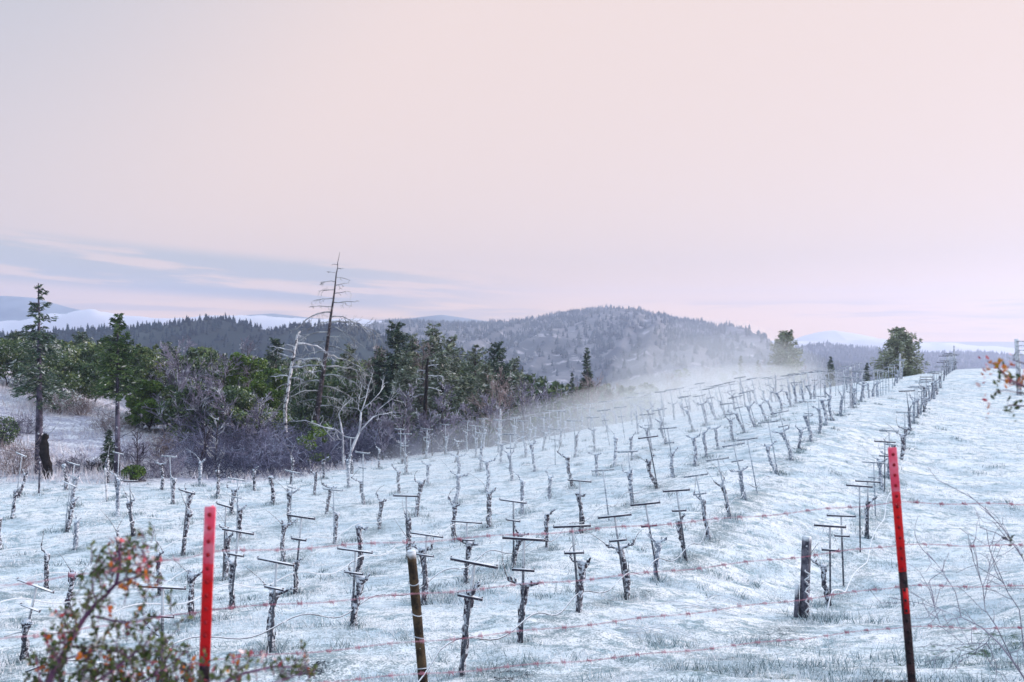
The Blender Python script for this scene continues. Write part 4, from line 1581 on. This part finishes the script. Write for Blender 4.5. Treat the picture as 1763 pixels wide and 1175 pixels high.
G3 = 'leafless trees in the wood'
for i, (px, top, Y, w, mt, lab, kw) in enumerate([
    (322, 574, 38.6, 110, 'twig_purple', "wide purple bare tree reaching above the dark evergreens on the left", dict(depth=4)),
    (290, 612, 38, 80, 'twig_purple', "purple bare tree right of the second fir", dict(depth=4)),
    (432, 572, 41, 70, 'twig_purple', "bare grey tree left of the broken snag", dict(depth=4)),
    (372, 596, 38, 90, 'twig_purple', "purple bare tree in the middle of the left wood", dict(depth=4)),
    (612, 572, 44, 60, 'twig_tan', "pale bare crown at right of the dead spire", dict(depth=4)),
    (640, 600, 44, 60, 'twig_purple', "frosty bare tree above the forked sapling", dict(depth=4)),
    (688, 646, 35, 64, 'twig_purple', "slim purple-brown bare tree right of the forked sapling", dict(depth=4)),
    (724, 575, 45, 60, 'twig_tan', "pale bare tree between the central conifers", dict(depth=4)),
    (767, 652, 34.5, 64, 'twig_purple', "purple bare tree with a straight stem right of the dead trunk", dict(depth=4)),
    (806, 684, 38, 60, 'twig_purple', "purple-grey bare tree in front of the central conifers", dict(depth=4)),
    (862, 640, 41, 100, 'twig_tan', "pale many-branched bare tree below the right end of the conifers", dict(depth=4)),
    (905, 655, 43, 90, 'twig_purple', "purple bare tree right of the pale many-branched one", dict(depth=4)),
    (958, 662, 47, 84, 'twig_purple', "low purple bare tree left of the rounded one", dict(depth=4)),
    (1012, 650, 52, 110, 'twig_tan', "rounded pale-topped bare tree below the small lone conifer", dict(depth=4)),
    (1060, 668, 54, 60, 'twig_tan', "low bare tree fading in mist at the field edge", dict(depth=4)),
    (306, 640, 35.5, 90, 'twig_purple', "purple brushy bare tree low in front of the dark evergreens on the left", dict(depth=4)),
    (352, 640, 35.5, 90, 'twig_purple', "purple brushy bare tree above the dark thin-stemmed saplings", dict(depth=4)),
    (404, 650, 35.0, 90, 'twig_purple', "purple brushy bare tree below the brightest yellow-green crown", dict(depth=4)),
    (448, 668, 34.0, 80, 'twig_purple', "grey brushy bare tree below the broken snag", dict(depth=4)),
    (660, 684, 33.5, 70, 'twig_purple', "grey twiggy tree behind the forked sapling's right limb", dict(depth=4)),
    (745, 700, 34, 80, 'twig_purple', "mauve twiggy tree at the foot of the tallest central conifer", dict(depth=4)),
    (838, 680, 37.5, 80, 'twig_purple', "mauve twiggy tree left of the pale many-branched tree", dict(depth=4)),
    (350, 706, 29.6, 46, 'twig_dark', "dark thin-stemmed sapling at the field edge above the left red post", dict(depth=3)),
    (338, 712, 29.4, 40, 'twig_dark', "leaning thin dark sapling, leftmost of the edge saplings", dict(depth=3)),
    (374, 698, 29.8, 60, 'twig_white', "rimed crooked sapling at the field edge right of the dark saplings", dict(depth=3)),
    (236, 722, 29.0, 40, 'twig_dark', "small bare sapling right of the second fir trunk", dict(depth=3)),
]):
    bare(lab, px, top, Y, w, 400 + i, mt, 'bark', G3, **kw)

# right-hand trees beyond the ridge
conifer("lone small conifer above the rounded bare tree", 1010, 598, 72, 38, 501, 'fir', bare=.12, needle=.24, dens=1.3)
conifer("bushy conifer beyond the rows at right, left of the rounded pine", 1352, 572, 78, 74, 502, 'pine_light', bare=.05, needle=.30, dens=1.3, shape=.55)
conifer("large rounded pine at the far end of the second row", 1549, 565, 68, 92, 503, 'pine_light', bare=.10, needle=.28, dens=1.3, shape=.72)
conifer("small conifer between the two big conifers at right", 1430, 614, 82, 24, 504, 'fir', bare=.1, needle=.24)
conifer("tiny conifer tip just left of the rounded pine", 1492, 624, 86, 20, 505, 'fir', bare=.1, needle=.24)
conifer("small conifer left of the bushy conifer beyond the rows", 1275, 612, 84, 24, 506, 'fir_frost', bare=.1, needle=.24)
conifer("stubby conifer in the misty brush left of the far rows", 1304, 620, 84, 26, 508, 'fir', bare=.1, needle=.24)
conifer("short wide conifer low beside the lone small conifer", 985, 640, 70, 22, 507, 'fir', bare=.1, needle=.22)
G4 = 'leafless bushes beyond the far rows'
for i, (px, top, Y, w, mt, lab) in enumerate([(1235, 632, 80, 70, 'twig_purple', "grey bare bush in mist, leftmost beyond the far rows"), (1300, 630, 80, 80, 'twig_red', "reddish bare bush left of the bushy conifer"),
                                              (1378, 638, 80, 64, 'twig_red', "reddish bare bush right of the bushy conifer"), (1335, 636, 77, 60, 'twig_red', "reddish bare bush in front of the bushy conifer"),
                                              (1150, 646, 70, 80, 'twig_tan', "pale bare bush in thick mist right of the hill's foot"), (1095, 652, 64, 60, 'twig_tan', "pale bare bush in mist at the field edge")]):
    bare(lab, px, top, Y, w, 450 + i, mt, 'bark', G4, depth=4)
for i, (px, top, Y, w, lab) in enumerate([(1085, 664, 62, 30, "misty green bush right of the rounded bare tree"), (1118, 660, 64, 34, "misty green bush at the edge of the thick mist"), (1180, 640, 82, 60, "misty dark evergreen at the hill's foot"),
                                          (1255, 640, 84, 50, "grey-green evergreen behind the misty bare bush")]):
    broad(lab, px, top, Y, w, 470 + i, 'oak', 'misty evergreens beyond the field', clumps=14, per=80, leaf=.22)

# bushes on the frosted hillside and along the field edge
for i, (px, by, w, h, mt, lab, kw) in enumerate([
    (105, 712, 80, 46, 'twig_tan', "large rounded frosted bush on the hillside behind the slim firs", dict(leafy='oak_frost', stems=36)),
    (140, 716, 60, 40, 'twig_tan', "frosted bush right of the large rounded one on the hillside", dict(stems=30)),
    (52, 680, 70, 40, 'twig_purple', "grey bush high on the left hillside", dict(leafy='oak_frost')),
    (188, 745, 70, 40, 'twig_tan', "frosted bush on the slope left of the second fir trunk", dict()),
    (240, 738, 70, 36, 'twig_tan', "frosted bush on the slope right of the second fir trunk", dict(leafy='oak_frost')),
    (275, 790, 46, 44, 'twig_tan', "round upright frosted bush near the field edge", dict(stems=36)),
    (280, 822, 84, 48, 'twig_purple', "low purple bush at the field edge below the round upright one", dict(stems=36)),
    (232, 800, 70, 46, 'twig_purple', "purple bush right of the second fir trunk foot", dict(stems=36)),
    (230, 828, 44, 28, 'twig_dark', "small green bush at the foot of the second fir", dict(leafy='oak_bright')),
    (8, 770, 50, 56, 'twig_dark', "green bush at the left picture edge on the hillside", dict(leafy='oak')),
    (25, 815, 80, 60, 'twig_tan', "tangled frosted bush left of the tall fir foot", dict(stems=30)),
    (125, 812, 80, 34, 'twig_purple', "low purple brush between the stump and the second fir", dict(stems=34)),
    (170, 812, 60, 26, 'twig_dark', "dark low brush left of the second fir foot", dict(stems=34)),
    (310, 740, 60, 30, 'twig_white', "white rimed bush at the top of the thicket", dict(stems=30)),
    (45, 745, 60, 36, 'twig_purple', "purple bush on the hillside left of the tall fir", dict(stems=30)),
    (300, 700, 70, 36, 'twig_thicket', "bluish bush at the wood edge above the hillside", dict(stems=30)),
]):
    bush(lab, px, by, w, h, 600 + i, mt, **kw)


def undergrowth():
    """tangle of frosted brush nobody could count, under the wood and behind the field edge"""
    rg = np.random.default_rng(33)
    meshes = []
    mb = MB()
    spots = []
    for px, py0, py1, n in [(340, 745, 812, 18), (390, 720, 815, 34), (440, 715, 815, 40), (490, 715, 808, 40), (540, 730, 800, 34), (580, 740, 790, 24), (630, 745, 780, 30), (680, 735, 768, 30), (730, 725, 758, 30), (790, 715, 745, 34),
                            (850, 705, 735, 34), (910, 700, 722, 30), (960, 692, 715, 26), (1010, 690, 708, 26), (1060, 690, 702, 14)]:
        for i in range(n):
            a = px + rg.uniform(-32, 32)
            Yq = rg.uniform(28.6, 38) if px < 600 else rg.uniform(29.5, 40) + (px - 600) * .045
            spots.append((a, Yq))
    for a, Yq in spots:
        X = (a - CX) / F * Yq
        if outside(X, Yq) < .6:
            continue
        z = hgt(X, Yq)
        H = rg.uniform(.7, 1.7)
        for s in range(6):
            an = rg.uniform(0, 6.28)
            d = unit(np.array([math.cos(an) * .8, math.sin(an) * .8, rg.uniform(.5, 1.2)]))
            grow(mb, (X + rg.normal(0, .3), Yq + rg.normal(0, .3), z - .1), d, H * rg.uniform(.6, 1), .014, 2, rg, -.1, .4, 4, (2, 4), .9, .6, 0, 3, None, .0075)
    tag(link('undergrowth', mb.mesh('undergrowth', M['twig_thicket'])), 'tangled bluish frosted undergrowth below the wood along the field edge', 'undergrowth', kind='stuff')
    # dead grass fringe on the hillside and along the edge
    n = 60000
    Y = rg.uniform(24, 58, n)
    X = rg.uniform(-.68, .12, n) * Y
    e = outside(X, Y)
    keep = (e > .3) & (rg.uniform(size=n) < sstep(fbm(X * .6, Y * .6, 3, 5), .35, .6)) & ((X < -.3 * Y) | (Y < 33))
    X, Y = X[keep], Y[keep]
    mb = MB()
    emit_blades(mb, X, Y, rg, rg.uniform(.12, .42, len(X)), .03)
    m = mat_leaf('hillside_grass', (.36, .32, .35), (.62, .58, .62), (.78, .76, .80), .5, .4, (.75, .74, .78))
    tag(link('dead_grass', mb.mesh('dead_grass', m)), 'frosted dead grass on the hillside and field edge', 'grass', kind='stuff')
    # far wood filling the valley behind the individual trees
    mb = MB()
    n = 0
    for px in np.arange(-120, 1130, 9):
        for row in range(4):
            Yq = rg.uniform(56, 66) + row * 14
            a = px + rg.uniform(-12, 12)
            X = (a - CX) / F * Yq
            z = hgt(X, Yq)
            top = np.interp(a, [-120, 0, 150, 330, 480, 620, 700, 880, 960, 1130], [592, 590, 596, 606, 622, 628, 612, 640, 664, 672]) + rg.uniform(-8, 16)
            H = -(top - HY) / F * Yq - z
            if H < 1.5:
                continue
            W = H * rg.uniform(.30, .55)
            m_ = int(110 + H * 12)
            u = rg.uniform(size=m_) ** .7
            an = rg.uniform(0, 6.283, m_)
            rr = W * .5 * (1.05 - u) ** .7 * rg.uniform(.4, 1.1, m_)
            c = np.stack([X + rr * np.cos(an), Yq + rr * np.sin(an), z + H * (.12 + .88 * u)], -1)
            mb.cards(c, .55 * rg.uniform(.6, 1.3, m_), rg, .5, mat=0)
    tag(link('woodland', mb.mesh('woodland', M['oak'])), 'dark mass of woodland in the valley behind the nearer trees', 'woodland', kind='stuff')


undergrowth()

# ------------------------------------------------------------------ shrubs close to the camera
def leaf_sprig(mbs, p0, p1, n, size, rng, spread, weights, twigs=None):
    """short twigs near p0-p1, each with leaves set along it; leaves go into the mesh builders by weight"""
    p0, p1 = np.array(p0), np.array(p1)
    k = 5
    t = np.array([0, .25, .55, .8, 1.0])
    left = n
    while left > 0:
        m = min(left, int(rng.integers(5, 9)))
        left -= m
        c = p0 + (p1 - p0) * rng.uniform() + rng.normal(0, spread, 3)
        ax = unit(rng.normal(0, .7, 3) + [0, 0, .9])
        L = size * rng.uniform(2.0, 3.4)
        tw = c + ax * (L * np.linspace(-.6, .5, 4))[:, None] + rng.normal(0, size * .08, (4, 3))
        if twigs is not None:
            twigs.tube(tw, [.0016, .0014, .0012, .0008], 4)
        mi = int(rng.choice(len(mbs), p=weights))
        for q in range(m):
            mb = mbs[mi if rng.uniform() < .75 else int(rng.choice(len(mbs), p=weights))]
            f = (q + .5) / m
            b = c + ax * (L * (-.5 + f))
            sd_ = unit(np.cross(ax, rng.normal(size=3)))
            d = unit(sd_ + ax * rng.uniform(.2, .9))
            e = unit(np.cross(d, ax + rng.normal(0, .4, 3)))
            nrm = np.cross(d, e)
            s = size * rng.uniform(.6, 1.2)
            w = np.array([.04, .24, .29, .19, .0]) * s
            mid = b + d * (t * s)[:, None] - nrm * (.20 * s * t ** 2)[:, None]
            Lf, Rt = mid + e * w[:, None] + nrm * (.25 * w)[:, None], mid - e * w[:, None] + nrm * (.25 * w)[:, None]
            fc = []
            for i in range(k - 1):
                fc += [[i, k + i, k + i + 1, i + 1], [k + i, 2 * k + i, 2 * k + i + 1, k + i + 1]]
            mb.add(np.vstack([Lf, mid, Rt]), np.array(fc))


def near_shrub():
    Y = 2.55
    rg = np.random.default_rng(44)
    X = (60 - CX) / F * Y
    z = hgt(X, Y)
    o = thing('leafy_shrub', 'shrub with green, orange and red leaves at bottom left', 'shrub', (X, Y, z))
    org = np.array([X, Y, z])

    def W(px, py, dy=0.0):
        return np.array([(px - CX) / F * (Y + dy), Y + dy, -(py - HY) / F * (Y + dy)]) - org
    mbs = [MB(), MB(), MB()]
    stems = [([(60, 1560), (66, 1380), (75, 1200), (95, 1150), (120, 1105), (145, 1065), (165, 1040), (185, 1022), (200, 1005), (206, 975), (205, 950), (208, 938)], .011, 0.0),
             ([(200, 1005), (222, 997), (245, 993), (254, 985), (254, 965), (245, 950), (236, 938)], .004, .03), ([(165, 1062), (190, 1068), (215, 1072), (240, 1068), (280, 1060)], .004, -.05),
             ([(120, 1105), (105, 1118), (95, 1130), (80, 1135)], .003, .06), ([(70, 1300), (130, 1200), (200, 1150), (250, 1110), (262, 1090)], .006, -.1), ([(70, 1320), (150, 1240), (240, 1180), (300, 1140), (320, 1120)], .006, .1),
             ([(64, 1400), (180, 1300), (320, 1210), (420, 1160), (470, 1148), (530, 1150)], .007, .05), ([(68, 1350), (60, 1250), (70, 1180), (62, 1130)], .005, -.12), ([(64, 1420), (240, 1290), (400, 1200), (520, 1160)], .006, -.15),
             ([(170, 1045), (160, 1020), (158, 1000), (165, 985)], .003, .05), ([(206, 975), (190, 955), (180, 950)], .003, -.04), ([(100, 1140), (130, 1130), (160, 1120)], .004, -.08)]
    for pl, r, dy in stems:
        q = np.array([W(a, b, dy * i / len(pl)) for i, (a, b) in enumerate(pl)])
        mb = MB()
        mb.tube(q, np.linspace(r, max(.0018, r * .35), len(q)), 7, rough=.06, rng=rg)
        link('stem', mb.mesh('stem', M['stem_purple'], True), o)
    sp = .022
    tws = MB()
    for (a, b, n, w) in [(120, 1085, 22, 0), (110, 1100, 16, 1), (140, 1055, 16, 0), (130, 1050, 14, 0), (165, 1040, 14, 0), (180, 1020, 20, 0), (195, 985, 22, 1), (175, 985, 18, 0), (215, 960, 18, 2), (235, 945, 22, 2), (250, 970, 22, 2),
                         (245, 995, 16, 2), (225, 1000, 12, 2), (190, 960, 14, 0), (160, 1000, 12, 0), (265, 1000, 10, 1), (110, 1125, 20, 1), (95, 1135, 16, 2), (80, 1130, 16, 0), (140, 1120, 24, 0), (170, 1120, 24, 1), (200, 1110, 20, 0),
                         (220, 1085, 10, 1), (245, 1060, 14, 0), (215, 1140, 36, 0), (180, 1150, 36, 1), (150, 1160, 36, 0), (250, 1135, 30, 0), (280, 1130, 26, 1), (300, 1110, 12, 0), (320, 1150, 24, 0), (240, 1170, 40, 1), (120, 1170, 26, 0), (90, 1165, 20, 0),
                         (300, 1170, 30, 0), (200, 1185, 50, 0), (270, 1190, 50, 0), (340, 1175, 20, 1), (420, 1150, 16, 1), (400, 1165, 16, 0), (450, 1160, 14, 2), (480, 1160, 10, 0), (515, 1140, 9, 1), (530, 1160, 8, 0), (60, 1170, 20, 0), (500, 1168, 12, 0),
                         (245, 1085, 6, 0), (275, 1075, 8, 0), (340, 1145, 10, 1), (385, 1145, 8, 0)]:
        wt = {0: [.96, .02, .02], 1: [.78, .18, .04], 2: [.55, .10, .35]}[w]
        c = W(a, b, rg.uniform(-.12, .12))
        leaf_sprig(mbs, c - [.02, 0, .01], c + [.02, 0, .02], int(n * 2.6), .0195, rg, sp, wt, tws)
    tag(link('twiglet_spray', tws.mesh('twiglet_spray', M['stem_purple']), o), kind='stuff')
    for mb, mt, nm in zip(mbs, ('shrub_green', 'shrub_orange', 'shrub_red'), ('green_foliage', 'orange_foliage', 'red_foliage')):
        link(nm, mb.mesh(nm, M[mt]), o)


near_shrub()


def right_shrub():
    Y = 2.9
    rg = np.random.default_rng(46)
    X = (2050 - CX) / F * Y
    z = hgt(X, Y)
    o = thing('leafy_shrub', 'shrub branch with rust and red leaves reaching in at right edge', 'shrub', (X, Y, z))
    org = np.array([X, Y, z])

    def W(px, py, dy=0.0):
        return np.array([(px - CX) / F * (Y + dy), Y + dy, -(py - HY) / F * (Y + dy)]) - org
    mbs = [MB(), MB(), MB()]
    for pl, r in [([(2050, 1560), (2020, 1200), (1960, 900), (1880, 740), (1820, 690), (1770, 668), (1740, 655), (1725, 640), (1712, 628), (1700, 622)], .010), ([(1880, 740), (1820, 715), (1770, 700), (1740, 698), (1728, 702)], .004),
                  ([(1770, 668), (1745, 662), (1728, 655), (1718, 652)], .003), ([(1880, 740), (1810, 640), (1760, 625), (1744, 620)], .004), ([(1820, 715), (1770, 680), (1730, 672), (1714, 676)], .002)]:
        q = np.array([W(a, b) for a, b in pl])
        mb = MB()
        mb.tube(q, np.linspace(r, .0016, len(q)), 6)
        link('stem', mb.mesh('stem', M['twig_red'], True), o)
    for (a, b, n, w) in [(1697, 622, 6, 2), (1710, 626, 8, 1), (1722, 630, 10, 1), (1730, 635, 8, 1), (1745, 622, 9, 0), (1720, 648, 5, 0), (1732, 652, 12, 1), (1745, 657, 12, 1), (1757, 662, 10, 2), (1695, 653, 4, 2), (1755, 645, 7, 0), (1712, 676, 4, 0), (1725, 678, 5, 0),
                         (1708, 692, 3, 2), (1732, 700, 9, 0), (1742, 704, 8, 0), (1750, 708, 4, 0), (1704, 704, 3, 2), (1760, 675, 8, 0), (1765, 650, 8, 2), (1800, 690, 20, 0), (1850, 720, 24, 1)]:
        wt = {0: [.9, .08, .02], 1: [.12, .78, .10], 2: [.05, .25, .7]}[w]
        c = W(a, b, rg.uniform(-.08, .08))
        leaf_sprig(mbs, c - [.012, 0, .006], c + [.012, 0, .006], n, .020, rg, .010, wt)
    for mb, mt, nm in zip(mbs, ('shrub_green', 'shrub_orange', 'shrub_red'), ('green_foliage', 'orange_foliage', 'red_foliage')):
        link(nm, mb.mesh(nm, M[mt]), o)


right_shrub()


def bare_shrub():
    Y = 5.2
    rg = np.random.default_rng(47)
    X = (1800 - CX) / F * Y
    z = hgt(X, Y)
    o = thing('bare_shrub', 'leafless shrub of thin dark stems at bottom right', 'shrub', (X, Y, z))
    org = np.array([X, Y, z])

    def W(px, py, dy=0.0):
        return np.array([(px - CX) / F * (Y + dy), Y + dy, -(py - HY) / F * (Y + dy)]) - org
    for pl, r in [([(1800, 1260), (1778, 1190), (1745, 1140), (1722, 1110), (1690, 1080), (1655, 1063), (1640, 1066)], .012), ([(1655, 1063), (1645, 1020), (1620, 980), (1595, 950)], .004), ([(1778, 1190), (1762, 1110), (1755, 1050), (1735, 1020), (1705, 950), (1700, 925)], .005),
                  ([(1745, 1140), (1716, 1080), (1696, 1050), (1692, 1010), (1676, 965), (1670, 930)], .005), ([(1800, 1260), (1790, 1050), (1763, 965), (1730, 915), (1700, 880), (1665, 850)], .006), ([(1655, 1063), (1590, 1040), (1560, 1035)], .003),
                  ([(1722, 1110), (1680, 1108), (1630, 1112)], .003), ([(1692, 1010), (1700, 990), (1705, 970)], .003), ([(1716, 1080), (1690, 1120), (1650, 1140)], .003), ([(1763, 965), (1750, 940), (1735, 930)], .003),
                  ([(1620, 1080), (1610, 1050), (1600, 1000)], .002)]:
        q = np.array([W(a, b, rg.uniform(-.1, .1)) for a, b in pl])
        q[0] = W(*pl[0])
        mb = MB()
        mb.tube(q, np.linspace(r * .62, .0018, len(q)), 6, rough=.08, rng=rg)
        for i in range(5):
            u = rg.uniform(.2, 1) * (len(q) - 1)
            j = min(int(u), len(q) - 2)
            c = q[j] + (q[j + 1] - q[j]) * (u - j)
            grow(mb, c, unit(unit(q[j + 1] - q[j]) + rg.normal(0, .6, 3)), rg.uniform(.08, .25), .0025, 1, rg, .1, .2, 4, (1, 2), .6, .6, 0, 4, None, .0016)
        link('stem', mb.mesh('stem', M['twig_purple'], True), o)
    mbs = [MB(), MB()]
    for a, b in [(1745, 928), (1735, 932), (1757, 938), (1750, 922)]:
        leaf_sprig(mbs, W(a, b), W(a + 4, b + 2), 7, .030, rg, .03, [.6, .4])
    link('withered_leaves', mbs[0].mesh('withered_leaves', M['oak_frost']), o)


bare_shrub()


def far_pole():
    Yd = 44.0
    X = (1752 - CX) / F * Yd
    z = hgt(X, Yd)
    H = top_h(584, Yd, z)
    o = thing('utility_pole', 'hazy grey pole with short crossbars at the right picture edge', 'pole', (X, Yd, z))
    mb = MB()
    mb.tube([[.1, 0, -.3], [.03, 0, H * .5], [-.06, 0, H]], [.13, .12, .11], 8)
    link('shaft', mb.mesh('shaft', M['wood_pale'], True), o)
    for i in range(4):
        mb = MB()
        mb.box((.28, -.12, H - .12 - i * .24), (.42, .03, .03))
        link('crossbar', mb.mesh('crossbar', M['wood_pale']), o)


far_pole()

# fallen prunings on the grass at right centre
rg = np.random.default_rng(71)
for i, (px, py, L, lab) in enumerate([(1200, 1052, 1.1, "longest frosted pruned cane lying on the grass right of centre"), (1130, 1095, .8, "curved frosted cane on the grass below the second row"), (1255, 1040, .7, "short frosted cane on the grass left of the square grey post")]):
    X, Y, z = ray_ground(px, py, 6)
    mb = MB()
    for s in range(4):
        a = rg.uniform(-.5, .6)
        t = np.linspace(-.5, .5, 9)
        x = L * t * math.cos(a) + rg.normal(0, .1)
        y = L * t * math.sin(a) + .15 * np.sin(t * 5 + s)
        zz = height(X + x, Y + y) - z + .03 + .05 * np.sin((t + .5) * math.pi) * rg.uniform(.3, 1.5)
        mb.tube(np.stack([x, y, zz], -1), np.linspace(.008, .004, 9), 5)
    tag(link('pruned_cane', mb.mesh('pruned_cane', M['hose_white'], True), None, (X, Y, z)), lab, 'vine cutting', 'vine cuttings left on the grass')

# ------------------------------------------------------------------ air
def volume_mat(name, color, density):
    m = bpy.data.materials.new(name)
    m.use_nodes = True
    g = NT(m.node_tree)
    out = g.new('ShaderNodeOutputMaterial')
    v = g.new('ShaderNodeVolumePrincipled')
    v.inputs['Color'].default_value = (*color, 1)
    v.inputs['Density'].default_value = density
    v.inputs['Anisotropy'].default_value = 0.45
    g.t.links.new(v.outputs[0], out.inputs['Volume'])
    return m


def build_haze():
    mb = MB()
    mb.box((0, 800, 4), (1700, 900, 68))
    o = link('haze', mb.mesh('haze', volume_mat('haze_air', (.62, .71, .95), .00056)))
    tag(o, 'pale blue morning haze filling the valley', 'haze', kind='stuff')


def mist(px, Y, zc, rx, ry, rz, dens, seed, label):
    rg = np.random.default_rng(seed)
    X = (px - CX) / F * Y
    z = hgt(X, Y) + zc
    mb = MB()
    nu, nv = 28, 16
    u = np.arange(nu) * 2 * math.pi / nu
    v = np.linspace(.02, math.pi - .02, nv)
    U, V = np.meshgrid(u, v)
    d = np.stack([np.sin(V) * np.cos(U), np.sin(V) * np.sin(U), np.cos(V)], -1)
    bump = 1 + .35 * (fbm(d[..., 0] * 2 + seed, d[..., 1] * 2 + d[..., 2] * 3, 3, seed) - .5)
    P = d * bump[..., None] * np.array([rx, ry, rz])
    P = P.reshape(-1, 3)
    ca, sa = math.cos(-RANG), math.sin(-RANG)
    P = np.stack([P[:, 0] * ca - P[:, 1] * sa, P[:, 0] * sa + P[:, 1] * ca, P[:, 2] + .06 * P[:, 1]], -1)
    i = np.arange(nv - 1)[:, None] * nu
    j = np.arange(nu)[None]
    j2 = (j + 1) % nu
    q = np.stack([i + j, i + nu + j, i + nu + j2, i + j2], -1).reshape(-1, 4)
    caps = [np.arange(nu)[None, :], (np.arange(nu) + (nv - 1) * nu)[None, ::-1]]
    mb.add(P, [q] + caps)
    o = link('mist', mb.mesh('mist', volume_mat('mist_air', (.92, .97, 1.0), dens), True), None, (X, Y, z))
    tag(o, label, 'mist', kind='stuff')


build_haze()
mist(1225, 58, .3, 9, 20, 3.0, .016, 1, 'white mist drifting at the far edge of the rows')
mist(1205, 52, .1, 6, 15, 1.9, .022, 5, 'low dense mist hugging the far edge of the rows')
mist(1020, 26, 0, 6.5, 17, 1.6, .030, 2, 'thin mist lying over the middle rows')
mist(1180, 37, 0, 6.5, 18, 1.6, .026, 6, 'veil of mist along the middle of the field')
mist(1235, 64, 2.0, 10, 16, 4.6, .013, 3, 'thin mist rising in front of the hill')
mist(1225, 72, 4.0, 9, 12, 6.0, .010, 7, 'faint mist plume over the brush beyond the rows')
